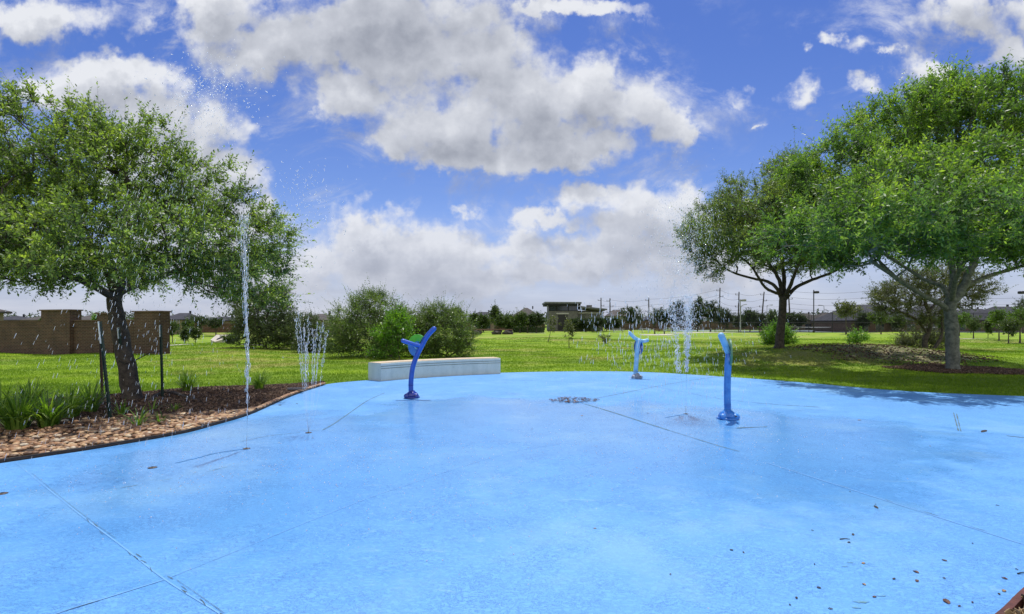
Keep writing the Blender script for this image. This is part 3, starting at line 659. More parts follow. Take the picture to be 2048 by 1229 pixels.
def grow(name, label, cat, base, limbs, lobes, nclump, twigs, nl, lsize, lwid, lmat, bmat, twl=.5, up=.45, tip=.006, group=None,
         shell=.35, droop=0.0, spread=.8, seg=14, rseed=None, flat=.55, limb_name='limbs', flare=1.35, shoots=.06):
    """limbs: list of (points Nx3, radii) in world coords, the first is the trunk; lobes: (centre3, radii3)"""
    global rng
    if rseed is not None: rng = np.random.default_rng(rseed); random.seed(rseed)
    root = thing(name, label, cat, base, group)
    nodes = []; rads = []; par = []
    mb = MB()
    for li, (P, R) in enumerate(limbs):
        P = np.array(P, float); k = 5 if len(P) > 2 else 3
        Q = catmull(P, k); Rq = np.interp(np.linspace(0, 1, len(Q)), np.linspace(0, 1, len(R)), R)
        Q = Q+rng.normal(size=Q.shape)*Rq[:, None]*(.035 if li == 0 else .10)
        Rr = Rq.copy()
        if li == 0: Rr[0] *= flare; Rr[1] *= 1+(flare-1)*.4; Q[0, 2] = base[2]-.12
        mb.tube(Q, Rr, seg=seg if li == 0 else max(6, seg-5), jit=.06)
        for q, r in zip(Q[(len(Q)*2//3 if li == 0 else 1):], Rq[(len(Q)*2//3 if li == 0 else 1):]): nodes.append(q); rads.append(r); par.append(-1)
    trunk = mb.build('trunk', bmat, root, smooth=True)
    # clump centres
    vol = np.array([np.prod(l[1]) for l in lobes])**.8; pr = vol/vol.sum()
    which = rng.choice(len(lobes), nclump, p=pr)
    C = np.array([lobes[i][0] for i in which]); Rl = np.array([lobes[i][1] for i in which])
    dv = rng.normal(size=(nclump, 3)); dv /= np.linalg.norm(dv, axis=1)[:, None]
    rr = (shell**3+(1-shell**3)*rng.random(nclump))**(1/3)
    C = C+dv*rr[:, None]*Rl
    top = nodes[-1] if len(limbs) == 1 else np.mean([np.array(l[0][0]) for l in limbs[1:]], axis=0)
    C = C[np.argsort(np.linalg.norm(C-top, axis=1))]
    nodes = list(nodes); cnt = [0]*len(nodes); arr = np.zeros((len(nodes)+nclump*2, 3)); arr[:len(nodes)] = nodes; m = len(nodes)
    plen = np.zeros(len(arr)); par += [0]*(nclump*2); cid = []
    plen[:m] = [np.linalg.norm(q-top)*.5 for q in nodes]
    for c in C:
        dd = np.linalg.norm(arr[:m]-c, axis=1)+.25*plen[:m]+.5*np.maximum(0, arr[:m, 2]-c[2]); i = int(np.argmin(dd))
        mid = (arr[i]+c)/2+rng.normal(size=3)*.10*np.linalg.norm(c-arr[i]); 
        arr[m] = mid; par[m] = i; plen[m] = plen[i]+np.linalg.norm(mid-arr[i])
        arr[m+1] = c; par[m+1] = m; plen[m+1] = plen[m]+np.linalg.norm(c-mid); cid.append(m+1); m += 2
    nb = len(nodes); count = np.zeros(m); 
    for i in cid: count[i] += 1
    for i in range(m-1, nb-1, -1): count[par[i]] += count[i]
    rad = np.where(np.arange(m) < nb, 0, tip*np.maximum(1, count)**.48)
    rmax = np.r_[rads, np.full(m-nb, 9.)]
    e = np.arange(nb, m); pi = np.array([par[i] for i in e])
    r1_ = rad[e]; r0_ = np.where(pi < nb, np.minimum(r1_*1.15, rmax[np.minimum(pi, len(rmax)-1)]*.8), rad[pi]); r0_ = np.minimum(r0_, r1_*1.6)
    Vb_, Fb_ = frusta(arr[pi], arr[e], r0_, r1_, 5)
    # twigs
    cc = arr[cid]; n = len(cc); ctr = np.average([l[0] for l in lobes], axis=0, weights=vol)
    O = np.repeat(cc, twigs, axis=0); outv = O-ctr; outv /= np.linalg.norm(outv, axis=1)[:, None]+1e-9
    Dr = outv*.55+np.array((0, 0, up))+rng.normal(size=O.shape)*np.array((.6, .6, flat)); Dr /= np.linalg.norm(Dr, axis=1)[:, None]
    Ln = twl*(.40+.9*rng.random(len(O))**1.3)
    edge_ = rng.random(len(O)) < shoots
    Dr[edge_] = Dr[edge_]*.55+outv[edge_]*.45+np.array((0, 0, .35)); Dr /= np.linalg.norm(Dr, axis=1)[:, None]; Ln[edge_] *= 1.9
    Vt_, Ft_ = frusta(O, O+Dr*Ln[:, None]-np.array((0, 0, 1.))*(droop*Ln**2)[:, None], np.full(len(O), tip*.55), np.full(len(O), tip*.2), 3)
    mesh_obj(limb_name, np.vstack([Vb_, Vt_]), np.vstack([Fb_, Ft_+len(Vb_)]), bmat, parent=root, smooth=True)
    leaves('crown', O, Dr, Ln, nl, lsize, lwid, lmat, root, spread, droop)
    return root
def lob(D, *L):
    """(px,py,dy,rpx,rpy,ry)"""
    out = []
    for px, py, dy, rx, ry, rd in L:
        d = D+dy; out.append((Wp(px, py, d), np.array((rx/F*d, rd, ry/F*d))))
    return out
def limb(D, pts, r0, r1, dz=0.0):
    k = len(pts); return ([Wp(px, py, D+dy) for px, py, dy in pts], [r0, r1])
# leaning oak on the left
B0 = Gp(265, 803, .03); DL = B0[1]
limbsL = [limb(DL, [(266,806,0),(255,740,0),(245,690,.05),(235,640,.1),(229,600,.15),(236,560,.2)], .172, .125),
          limb(DL, [(232,585,.15),(262,545,.0),(310,500,-.4),(370,460,-.6)], .10, .05),
          limb(DL, [(232,580,.15),(200,520,.5),(150,470,.8),(90,430,1.0)], .10, .05),
          limb(DL, [(236,565,.2),(250,480,.5),(255,400,.6),(250,330,.6)], .11, .04),
          limb(DL, [(230,590,.15),(300,560,1.0),(400,530,1.4),(480,520,1.4)], .08, .03),
          limb(DL, [(228,595,.15),(160,560,-.6),(80,540,-1.2),(-20,520,-1.4)], .08, .03)]
grow('oak_tree', 'leaning oak with dark wet trunk in the stone and mulch bed', 'tree', B0, limbsL,
     lob(DL, (90,320,.3,180,112,1.7),(30,440,-1.0,190,110,1.6),(240,370,.2,150,115,1.8),(235,480,-1.6,175,80,1.3),(380,385,.5,100,82,1.3),(420,460,.1,115,90,1.6),
         (515,470,.3,52,55,1.0),(480,545,.8,75,55,1.2),(330,540,1.5,150,38,1.3),(100,520,-.6,170,52,1.6),(-60,420,0,150,170,2.0),(500,590,1.6,50,38,.9),(545,520,.4,34,40,.8),(180,520,-2.2,130,50,1.0),(400,540,-.8,90,42,1.2),(90,240,.5,110,38,1.2),(300,290,.6,60,45,1.1)),
     900, 13, 14, .070, .030, M['oak_leaf'], M['bark_dark'], twl=.42, up=.35, tip=.0055, rseed=11, spread=.75, flare=1.2)
# big right tree
DR = T1[1]
limbsR = [limb(DR, [(1905,746,0),(1905,700,0),(1903,650,0),(1900,615,0),(1903,596,0)], .205, .175),
          limb(DR, [(1902,605,0),(1921,585,0),(1940,545,.2),(1957,505,.3),(1985,450,.3),(2010,380,.4)], .16, .06),
          limb(DR, [(1901,600,0),(1906,560,.5),(1900,510,.9),(1890,440,1.0),(1880,360,1.0)], .13, .05),
          limb(DR, [(1897,622,0),(1880,607,-.3),(1855,596,-.8),(1825,578,-1.3),(1790,555,-1.8),(1740,520,-2.2)], .09, .05),
          limb(DR, [(1900,600,0),(1885,573,.3),(1858,564,.6),(1830,548,.9),(1770,510,1.0),(1690,460,1.0)], .085, .04),
          limb(DR, [(1903,600,-.1),(1912,560,-1.0),(1930,520,-2.2),(1950,480,-3.4)], .09, .04),
          limb(DR, [(1925,575,.1),(1985,550,.5),(2050,530,.8),(2120,500,1.0)], .08, .04)]
grow('tall_shade_tree', 'largest shade tree with pale grey trunk and spreading crown beside the pad', 'tree', T1, limbsR,
     lob(DR, (1640,440,-.3,75,75,1.7),(1700,330,.2,80,72,1.7),(1790,275,.6,85,72,2.0),(1880,262,.4,115,76,2.4),(1990,240,.2,115,84,2.4),(1800,410,-2.4,140,95,2.0),(1950,390,-2.2,150,105,2.2),
         (2080,400,-.8,120,120,2.4),(1720,495,-1.6,95,42,1.6),(1850,485,-3.6,110,42,1.5),(2100,240,.2,110,100,2.2),(1850,420,3,180,110,1.8),(1980,480,-3,120,40,1.6),(1610,370,.3,48,45,1.0),(2160,480,0,130,70,2.4),(1920,200,.2,90,36,1.6),(1790,440,-5.0,120,55,1.5),(1960,430,-5.4,140,60,1.6),(2120,410,-5.2,140,70,1.7),(1670,455,-4.2,80,50,1.4),(1590,470,-2.6,60,44,1.3)),
     1400, 15, 14, .118, .042, M['elm_leaf'], M['bark_grey'], twl=.62, up=.35, tip=.008, rseed=21, spread=.9, flare=1.25)
# second tree on the mound
B2 = hit(1559, 697); DM = B2[1]
limbsM = [limb(DM, [(1559,700,0),(1561,665,0),(1565,625,0),(1566,592,0)], .19, .15),
          limb(DM, [(1564,600,0),(1552,575,0),(1530,562,.2),(1500,556,.3),(1455,540,.3),(1420,510,.3)], .085, .03),
          limb(DM, [(1565,595,0),(1558,560,.1),(1540,530,.2),(1515,495,.4),(1480,450,.4)], .095, .035),
          limb(DM, [(1567,595,0),(1568,555,.3),(1562,500,.5),(1560,440,.5),(1580,380,.5)], .10, .04),
          limb(DM, [(1569,600,0),(1592,575,-.2),(1625,560,-.4),(1665,545,-.5),(1690,530,-.5)], .085, .04),
          limb(DM, [(1568,598,0),(1585,560,-.6),(1600,520,-1.0),(1620,470,-1.2)], .09, .035),
          limb(DM, [(1563,590,0),(1530,575,-.8),(1500,530,-1.4),(1460,500,-1.6)], .07, .03)]
grow('shade_tree', 'medium shade tree with dark forked trunk standing on the mulch mound', 'tree', B2, limbsM,
     lob(DM, (1440,455,0,75,62,1.8),(1400,478,0,42,48,1.3),(1462,385,.2,34,32,.9),(1565,365,.2,60,48,1.6),(1600,440,.2,95,72,2.2),(1540,470,-1.6,110,62,1.7),(1640,400,.8,75,72,1.8),
         (1600,325,.6,34,24,.9),(1430,530,-.2,40,26,1.1),(1560,515,1.2,120,32,1.6),(1650,500,-.5,80,42,1.6),(1500,440,1.5,90,70,1.6),(1590,490,-3.6,80,42,1.4),(1500,480,-3.2,60,42,1.3),(1450,455,-3,60,48,1.5),(1520,430,-3.8,75,58,1.6),(1615,450,-4.2,85,60,1.8),(1540,490,-4.6,80,36,1.4)),
     780, 14, 13, .10, .036, M['elm_leaf_dull'], M['bark_dark'], twl=.55, up=.35, tip=.0075, rseed=31, spread=.9, flare=1.6)

def bush(name, label, px, py, d, lobes, ncl, lmat, size=.06, tw=6, nl=12, twl=.45, up=.35, seed=1, cat='bush', trunks=3, group=None, wid=None, bmat='bark_far', tr=.03):
    size *= 1.2; base = np.array(((px-CX)/F*d, d, 0)); base[2] = tz(base[0], base[1])
    L = lob(d, *lobes); limbs = []; rr = np.random.default_rng(seed)
    for k in range(trunks):
        c = L[k % len(L)][0]; st = base+np.array((rr.normal()*.12*(trunks > 1), rr.normal()*.1, 0)); mid = st*.5+np.array((c[0], c[1], max(c[2]*.6, base[2]+.3)))*.5
        limbs.append(([st, (st+mid)/2+rr.normal(size=3)*.04, mid, c*np.array((1, 1, .95))], [tr, tr*.5]))
    return grow(name, label, cat, base, limbs, L, ncl, tw, nl, size, wid or size*.42, M[lmat], M[bmat], twl=twl, up=up, tip=.005*max(1, d/25), rseed=seed, shell=.3, seg=8, group=group, limb_name='limbs', shoots=.08)
def gd(px, py):
    return hit(px, py)[1]
bush('large_bush', 'largest rounded olive bush behind the left end of the concrete bench', 745, 708, 27.5,
     [(740,650,0,74,58,2.0),(692,665,-.6,46,45,1.4),(800,662,.4,54,46,1.6),(835,675,.6,34,32,1.2),(745,612,.2,42,30,1.2),(720,690,-1,70,22,1.2),(820,690,0,30,24,1)], 780, 'bush_olive', .062, 7, 13, .5, .3, 41)
bush('bright_sapling', 'bright green sapling in front of the largest olive bush', 797, 712, 25.2,
     [(795,665,0,28,38,.6),(765,672,0,22,14,.5),(790,640,.1,20,14,.5),(770,705,0,32,10,.5)], 165, 'bush_bright', .09, 5, 9, .38, .3, 42, cat='sapling', trunks=2)
bush('olive_bush', 'wide olive bush behind the blue spinner, right of the bright sapling', 895, 712, 28.0,
     [(890,668,0,54,44,1.6),(868,632,.2,30,24,1.0),(848,668,.2,30,34,1.0),(925,685,-.4,26,28,1.0),(860,690,-.5,36,24,1.1),(905,640,.4,30,20,.9)], 570, 'bush_olive', .06, 7, 13, .5, .35, 43)
bush('dark_shrub', 'narrow dark shrub between the two big bushes behind the fan jet', 622, 706, 31.0,
     [(622,665,0,20,36,.8),(612,690,0,22,22,.8),(648,680,.2,16,28,.7)], 225, 'bush_dark', .065, 6, 12, .4, .3, 44)
bush('tall_bush', 'tall dark green bush behind the tallest water jet', 535, 697, 33.5,
     [(535,640,0,52,52,2.0),(500,655,0,34,40,1.4),(570,660,0,34,42,1.5),(540,600,.2,36,26,1.1),(490,610,.3,26,26,1.0),(590,680,0,20,28,.9)], 645, 'bush_dark', .07, 7, 13, .55, .3, 45)
bush('lime_bush', 'round lime green bush at the foot of the mound tree', 1555, 690, gd(1555,693)+3.2,
     [(1553,670,0,26,20,.7),(1575,678,0,18,14,.6),(1540,680,0,16,12,.5)], 195, 'bush_bright', .06, 6, 12, .3, .5, 46)
bush('low_shrub', 'small leafy shrub on the crest of the mulch mound', 1715, 692, 27.5,
     [(1716,676,0,15,12,.4),(1708,682,0,14,7,.35)], 51, 'bush_bright', .07, 5, 9, .28, .6, 47, cat='shrub')
bush('grey_bush', 'low grey green bush under the crooked tree', 1835, 706, 33,
     [(1835,680,0,30,20,1.0),(1810,690,0,22,14,.8),(1868,684,0,22,18,.8)], 225, 'grey_leaf', .06, 7, 12, .45, .3, 48)
# crooked tree between the large tree and the mound
db = 31.5; bz = np.array(((1855-CX)/F*db, db, 0)); bz[2] = tz(bz[0], bz[1])
grow('crooked_tree', 'crooked tree with two twisted trunks seen left of the largest trunk', 'tree', bz,
     [limb(db, [(1851,708,0),(1850,680,0),(1860,655,0),(1858,625,0),(1850,600,0),(1865,570,0)], .16, .07),
      limb(db, [(1862,704,0),(1875,688,.1),(1884,670,.2),(1884,640,.3),(1890,600,.3)], .11, .05),
      limb(db, [(1853,665,0),(1838,645,-.2),(1820,632,-.3),(1795,620,-.3),(1770,598,-.3)], .08, .03),
      limb(db, [(1860,620,0),(1890,590,.4),(1930,575,.5),(1970,570,.5)], .06, .03)],
     lob(db, (1790,592,0,46,34,1.4),(1835,575,0,50,36,1.6),(1890,560,.3,60,32,1.6),(1955,575,.3,44,26,1.2),(1850,625,0,45,24,1.2),(1775,610,0,26,20,.8),(1920,600,.5,40,20,1.0)),
     520, 8, 12, .085, .036, M['grey_leaf'], M['bark_dark'], twl=.5, up=.25, tip=.008, rseed=51, seg=10)
# park saplings in the open field
def small_tree(name, label, px, py, top, hw, d=None, lmat='far_leaf_b', ncl=70, size=.1, tw=5, nl=9, seed=1, stem=.35, group=None, tr=None, lean=0, cat='tree', lob_n=5, twl=None, bmat='bark_far'):
    P = hit(px, py) if d is None else None
    if P is None: x = (px-CX)/F*d; P = np.array((x, d, tz(x, d)))
    d = P[1]; rr = np.random.default_rng(seed); s = d/F; hpx = py-top; cy0 = top+(hpx*(1-stem))/2
    L = []
    for k in range(lob_n):
        a = rr.random()*6.28; q = rr.random()**.5*.55
        L.append((px+lean+hw*q*math.cos(a), cy0+hpx*(1-stem)/2*.55*q*1.6*math.sin(a), rr.normal()*.15*hw*s, hw*(.42+.25*rr.random()), hpx*(1-stem)*(.20+.14*rr.random()), hw*s*(.5+.2*rr.random())))
    L.append((px+lean, cy0, 0, hw*.7, hpx*(1-stem)*.36, hw*s*.7))
    tr = tr or max(.02, hw*s*.07); bot = P.copy()
    tp = Wp(px+lean, cy0, d); md = (P+tp)/2
    return grow(name, label, cat, P, [([bot, (bot+md)/2, md, tp], [tr, tr*.45])], lob(d, *L), ncl, tw, nl, size, size*.42, M[lmat], M[bmat], twl=twl or max(.25, hw*s*.3), up=.35, tip=.004*max(1, d/25), rseed=seed, shell=.25, seg=7, group=group)
small_tree('sapling', 'thin leaning young sapling in the open lawn, left of its pair', 1096, 685, 626, 11, None, 'grey_leaf', 26, .14, 4, 7, 61, .22, lean=9, tr=.035, cat='sapling')
small_tree('sapling', 'upright bushy young sapling in the open lawn, right of its pair', 1138, 696, 637, 11, None, 'grey_leaf', 34, .12, 4, 8, 62, .14, tr=.035, cat='sapling')
small_tree('field_shrub', 'low dull shrub in the lawn behind the falling spray', 1212, 688, 668, 13, None, 'grey_leaf', 26, .10, 4, 7, 63, .05, cat='shrub')
small_tree('court_tree', 'young broadleaf tree with pale trunk before the tennis net', 1692, 663, 604, 27, 82, 'grey_leaf', 70, .30, 5, 7, 64, .38, tr=.12)
small_tree('court_tree', 'small light green multi stemmed tree before the second tennis net', 1762, 664, 622, 21, 80, 'far_leaf_b', 60, .24, 5, 8, 65, .3, tr=.09)
RT = [(1918,664,622,24,72,'far_leaf_c','light green tree just right of the largest trunk'),(1947,678,626,18,None,'far_leaf_b','round young tree with a bare stem in the right lawn'),
      (1976,677,640,8,None,'far_leaf_b','slim little tree between two rounder trees in the right lawn'),(1998,676,614,20,52,'far_leaf_c','tallest of the bright young trees near the right edge'),
      (2017,688,638,19,None,'bush_dark','dark low conifer like tree in front of the young right trees'),(2040,676,610,24,48,'far_leaf_c','bright tree cut by the right edge of the view'),
      (1885,668,630,14,66,'far_leaf_b','small tree behind the largest trunk near the dark roofs'),(2046,660,596,24,95,'far_leaf','far dark tree rising above the right young trees')]
for k, (px, py, top, hw, d, lm, lb) in enumerate(RT):
    small_tree('young_tree', lb, px, py, top, hw, d, lm, 80, .13 if (d or 50) < 60 else .2, 5, 9, 70+k, .25 if hw > 10 else .15, group='young trees in the right lawn')
LT = [(345,683,638,15,52,'far_leaf_b','light green bush beside the right end of the brick wall'),(371,684,652,9,50,'bush_dark','small dark conifer near the culvert, left of its twin'),
      (391,684,653,12,48,'bush_dark','larger dark conifer just left of the culvert'),(372,664,640,13,85,'far_leaf_b','leafy tree behind the two small conifers'),
      (398,660,632,22,105,'far_leaf','wide grey green tree before the far left roofs'),(432,660,638,18,108,'far_leaf','dark tree before the pointed far left roof'),
      (193,650,631,8,60,'bush_bright','small bright tree top showing above the brick wall'),(95,650,637,12,75,'far_leaf_b','low green tree over the brick wall under the left roof'),
      (462,690,668,16,40,'far_leaf_b','low weeds and shrub right of the culvert'),(290,650,636,9,62,'bush_bright','green tree top beside the rightmost wall pillar')]
for k, (px, py, top, hw, d, lm, lb) in enumerate(LT):
    small_tree('background_tree', lb, px, py, top, hw, d, lm, 60, .14 if d < 70 else .26, 5, 8, 90+k, .12, group='trees beyond the left lawn')
CT = [(912,660,611,17,95,'bush_dark','dark round tree rising behind the wide olive bush'),(951,660,625,13,115,'far_leaf','small tree left of the dark upright tree'),
      (967,663,632,16,100,'far_leaf_b','low tree by the log seat, leftmost of the row'),(989,662,611,12,120,'bush_dark','dark upright tree between two far roofs'),
      (1003,663,632,17,100,'far_leaf_b','low wide tree above the log seat'),(1018,664,634,11,98,'far_leaf_b','thin tree at the right end of the log seat'),
      (1040,663,628,15,96,'far_leaf_b','flat topped tree left of the hedge front row'),(1055,663,630,16,97,'far_leaf','flat topped tree in the middle before the hedge'),
      (1073,663,632,15,98,'far_leaf','flat topped tree nearest the pavilion corner'),(1150,660,640,15,112,'far_leaf','tree in front of the pavilion doorway wing'),
      (1172,660,640,15,112,'far_leaf','middle tree in front of the low pavilion wing'),(1193,660,638,15,114,'far_leaf','tree before the right end of the low pavilion wing'),
      (1213,660,638,11,118,'far_leaf','small tree at the right pavilion corner'),(1262,660,615,23,118,'far_leaf','spreading dark tree before the white far house'),
      (1318,660,616,22,120,'far_leaf','dark tree right of the third utility pole'),(1345,660,612,20,120,'far_leaf','dark tree left of the tall rounded one'),
      (1358,660,597,16,118,'far_leaf','tall tree behind the left column of the wide jet'),(1395,662,594,16,108,'far_leaf','tall pale tree behind the right column of the wide jet'),
      (1421,662,599,24,106,'far_leaf','big round tree right of the wide water jet'),(1448,662,612,16,108,'far_leaf','lower tree at the right of the big round tree'),
      (1500,660,622,15,110,'far_leaf','tree behind the arched double lamp'),(1518,660,630,13,112,'far_leaf','small tree between two utility poles'),
      (1543,660,621,11,118,'far_leaf_b','pointed tree left of the mound tree trunk'),(1577,660,622,14,112,'far_leaf','tree just right of the mound tree trunk'),
      (1600,660,632,12,112,'far_leaf','dark bushy tree at the court fence'),(1727,660,628,12,105,'far_leaf','dark tree between the two court trees'),
      (1480,660,632,12,115,'far_leaf','low tree left of the arched lamp'),(1230,660,634,10,130,'far_leaf','little tree right of the pavilion'),(1795,660,634,14,104,'far_leaf_b','tree before the long dark roof')]
for k, (px, py, top, hw, d, lm, lb) in enumerate(CT):
    small_tree('distant_tree', lb, px, py, top, hw, d, lm, 110, .30, 5, 9, 120+k, .30 if 1035 < px < 1080 else .15, group='trees along the far side of the park', twl=.7)
rng = np.random.default_rng(5)
# far low treeline that reads as one mass
P = []; 
for k in range(9000):
    d = 175+50*rng.random(); x = (rng.random()*2-1)*d*1.05; h = 2.2+2.6*(.5+.5*math.sin(x*.13)+.3*math.sin(x*.41+1)); P.append((x, d, rng.random()*h))
P = np.array(P); n_ = len(P)
O = P; Dr = rng.normal(size=(n_, 3)); Dr[:, 2] = abs(Dr[:, 2]); Dr /= np.linalg.norm(Dr, axis=1)[:, None]
o = leaves('treeline', O, Dr, np.full(n_, 1.5), 8, .75, .4, M['far_leaf'], None, .9); tag(o, 'low dark treeline along the horizon', 'treeline', kind='stuff')

# ---------------------------------------------------------------- strap leaf plants in the bed and stakes
def strap_plant(name, label, c, nb_, h, w_, mat, seed, cat='plant', spreadf=.6):
    r = np.random.default_rng(seed); V = []; Fs = []; at = []
    for b in range(nb_):
        a = r.random()*6.283; L = h*(.6+.6*r.random()); o0 = np.array(c)+np.array((math.cos(a), math.sin(a), 0))*r.random()*h*.18
        tilt = (.12+r.random()*spreadf); k = 6; dirh = np.array((math.cos(a), math.sin(a), 0)); sidev = np.array((-math.sin(a), math.cos(a), 0)); n0 = len(V); q = r.random()
        p = o0.copy(); ang = math.pi/2-tilt*.5
        for i in range(k):
            t = i/(k-1); ww = w_*(.5+.5*math.sin(math.pi*min(1, t*.8+.25)))*(1-t**3)
            V.append(p-sidev*ww); V.append(p+sidev*ww); at += [q, q]
            p = p+(dirh*math.cos(ang)+np.array((0, 0, math.sin(ang))))*L/(k-1); ang -= tilt*(.35+.5*t)
        for i in range(k-1): Fs.append((n0+2*i, n0+2*i+1, n0+2*i+3, n0+2*i+2))
    o = mesh_obj(name, V, np.array(Fs), mat, attrs={'rnd': at}, origin=c); return tag(o, label, cat)
def bp(px, py): p = Gp(px, py, .06); return (p[0], p[1], .04)
SP = [(375,784,75,.46,.011,'bushy strap leaf clump at the lawn edge right of the tree',.8),(519,780,60,.42,.010,'bushy strap leaf clump at the lawn edge behind the tallest jet',.7),
      (35,862,95,.55,.017,'big broad leaf clump at the left end of the stone bed',.8),(95,856,80,.5,.016,'second broad leaf clump from the left end of the bed',.8),
      (-60,880,90,.55,.017,'broad leaf clump cut by the left edge of the view',.8),(140,838,80,.48,.015,'broad leaf clump between the big left clump and the stakes',.8),(180,826,70,.48,.014,'tall broad leaf clump touching the twin green stakes',.7),
      (60,826,80,.5,.015,'broad leaf clump in the shade behind the left stones',.8),(0,838,80,.5,.015,'shaded broad leaf clump behind the leftmost clump',.8),
      (243,832,22,.36,.012,'sparse pale strap plant at the foot of the leaning trunk',.9),(276,850,24,.36,.012,'sprouting strap plant among the stones below the trunk',1.1),(318,846,14,.22,.009,'tiny low strap sprout right of the stone plant',1.2),
      (305,822,14,.26,.010,'small strap plant below the single right stake',1.1),(350,822,18,.26,.010,'small spiky strap plant between the single stake and the stones',1.1),(325,838,10,.18,.008,'very small sprout between the spiky strap plants',1.2)]
for k, (px, py, nb_, h, w_, lb, sf) in enumerate(SP):
    if nb_ > 50: nb_ = int(nb_*1.7); h *= 1.22
    strap_plant('strap_plant', lb, bp(px, py), nb_, h, w_, M['blade'], 300+k, spreadf=sf)
def stake(label, p0, p1, w0, w1, green, tagh=.36, rust=False):
    a = Gp(*p0, .04); d = a[1]; b = Wp(p1[0], p1[1], d+(w1 or 0)); a = a-np.array((0, 0, .1))
    root = thing('stake', label, 'stake', (a[0], a[1], .04), 'metal stakes holding the young oak')
    ax = (b-a)/np.linalg.norm(b-a); u, v = frame(ax); L = np.linalg.norm(b-a); r = w0
    def bar(m, t0, t1, w_, th, off):
        P0, P1 = a+ax*t0+off, a+ax*t1+off
        V = [q+u*s1*w_/2+v*s2*th/2 for q in (P0, P1) for s1, s2 in ((-1, -1), (1, -1), (1, 1), (-1, 1))]
        m.add(V, [(0, 3, 2, 1), (4, 5, 6, 7), (0, 1, 5, 4), (1, 2, 6, 5), (2, 3, 7, 6), (3, 0, 4, 7)])
    m = MB(); bar(m, 0, L, .045, .006, 0*v); bar(m, 0, L-.001, .007, .036, v*.021)
    for k in range(int(L/.055)): bar(m, .05+k*.055, .068+k*.055, .012, .009, v*.043)
    m.build('post', M['post_rust' if rust else 'post_green'], root)
    m = MB(); bar(m, L-tagh, L+.003, .049, .012, 0*v); m.build('white_tip', M['post_white'], root)
    return root
stake('front green stake leaning left, nearest of the stakes', (221,842), (198,644), .03, .1, True)
stake('notched rusty stake crossing behind the front leaning stake', (204,806), (199,648), .03, .0, True, .1, True)
stake('white tipped stake seen against the leaning trunk', (250,800), (236,656), .03, -.3, True, .22)
stake('upright lone stake right of the leaning trunk', (324,799), (320,651), .03, .0, True, .24)
m = MB(); d = DL
m.tube([Wp(321,702,gd(324,799)-.0), Wp(300,706,11.6), Wp(280,716,11.5), Wp(262,726,DL-.2)], .011, 6); m.tube([Wp(262,726,DL-.2), Wp(250,728,DL-.22), Wp(238,722,DL-.15)], .014, 6)
o = m.build('tree_tie', M['rope'], None); tag(o, 'dark strap tying the leaning oak to the right stake', 'strap')
m = MB(); m.tube(catmull([Gp(296,803,.08), Gp(320,787,.12), Gp(345,785,.14), Gp(380,797,.10), Gp(400,803,.07)]), .028, 7, jit=.2); m.tube(catmull([Gp(300,806,.06), Gp(330,796,.09), Gp(350,800,.05)]), .02, 7, jit=.2)
o = m.build('tree_root', M['bark_dark'], None, smooth=True); tag(o, 'arching surface roots right of the leaning trunk', 'root')
m = MB(); m.box(Gp(592,779,.05)+np.array((0, 0, .0)), (.42, .16, .07), .1, bev=.01); m.box(Gp(592,779,.09), (.36, .11, .012), .1)
o = m.build('valve_box', M['black'], None); tag(o, 'small black irrigation box at the tip of the mulch bed', 'box')

# ---------------------------------------------------------------- brick wall
wl = thing('brick_wall', 'brown brick garden wall with taller pillars behind the leaning oak', 'wall', (-18, 28.6, 0))
a0 = np.array((-39.0, 35.2)); a1 = np.array((-17.85, 28.4)); dirw = (a1-a0)/np.linalg.norm(a1-a0); ang = math.atan2(dirw[1], dirw[0])
def wx(px):  # where the ray of column px meets the wall line
    k = (px-CX)/F; t = (a0[0]-k*a0[1])/(k*dirw[1]-dirw[0]); return t
Lw = np.linalg.norm(a1-a0)
def seg(t0, t1, z0, z1, th, mat, name, off=0.0, parent=wl):
    c = a0+dirw*(t0+t1)/2; m = MB(); m.box((c[0]+dirw[1]*off, c[1]-dirw[0]*off, (z0+z1)/2), (t1-t0, th, z1-z0), ang); return m.build(name, mat, parent)
piers = [(95,152,2.32),(206,238,2.12),(280,330,2.20)]
tp = [(wx(a), wx(b), z) for a, b, z in piers]; edges = [0]+[q for a, b, _ in tp for q in (a, b)]
for i, (x0, x1) in enumerate(zip(edges[0::2], edges[1::2])):
    if x1 > x0:
        zt = 1.73+.02*i
        w_ = seg(x0-.02, x1+.02, -.5, zt, .20, M['brick'], 'wall_panel'); seg(x0, x1, zt+.001, zt+.055, .27, M['wall_brick_far'], 'coping', parent=w_)
        seg(x0, x1, zt-.32, zt-.28, .235, M['wall_brick_far'], 'ledge', parent=w_)
for a, b, z in tp:
    p_ = seg(a, b, -.5, z, .62, M['brick'], 'pillar', .02); seg(a-.06, b+.06, z+.001, z+.07, .76, M['wall_brick_far'], 'cap', .02, parent=p_)

# ---------------------------------------------------------------- concrete bench
bf = catmull([Gp(762,763), Gp(810,758.5), Gp(880,753.5), Gp(945,750), Gp(1001,747.8)], 8)
dn = np.gradient(bf, axis=0); dn /= np.linalg.norm(dn, axis=1)[:, None]; nn = np.c_[-dn[:, 1], dn[:, 0], 0*dn[:, 0]]
depth = .60; Hb = .50; bb = bf+nn*depth
prof = [(0, -.1), (0, .03), (0, .335), (.014, .342), (.014, .352), (0, .359), (0, .398), (.014, .405), (.014, .415), (0, .422), (0, Hb-.02), (.012, Hb-.004), (.03, Hb), (depth-.03, Hb), (depth-.006, Hb-.02), (depth, -.1)]
bench = thing('concrete_bench', 'long curved pale concrete seat bench at the back edge of the blue pad', 'bench', (bf[16][0], bf[16][1], 0))
k = len(bf); V = []; 
for (off, z) in prof: r = bf+nn*off; r[:, 2] = z; V.append(r)
V = np.vstack(V); np_ = len(prof); Fs = []; fm = []
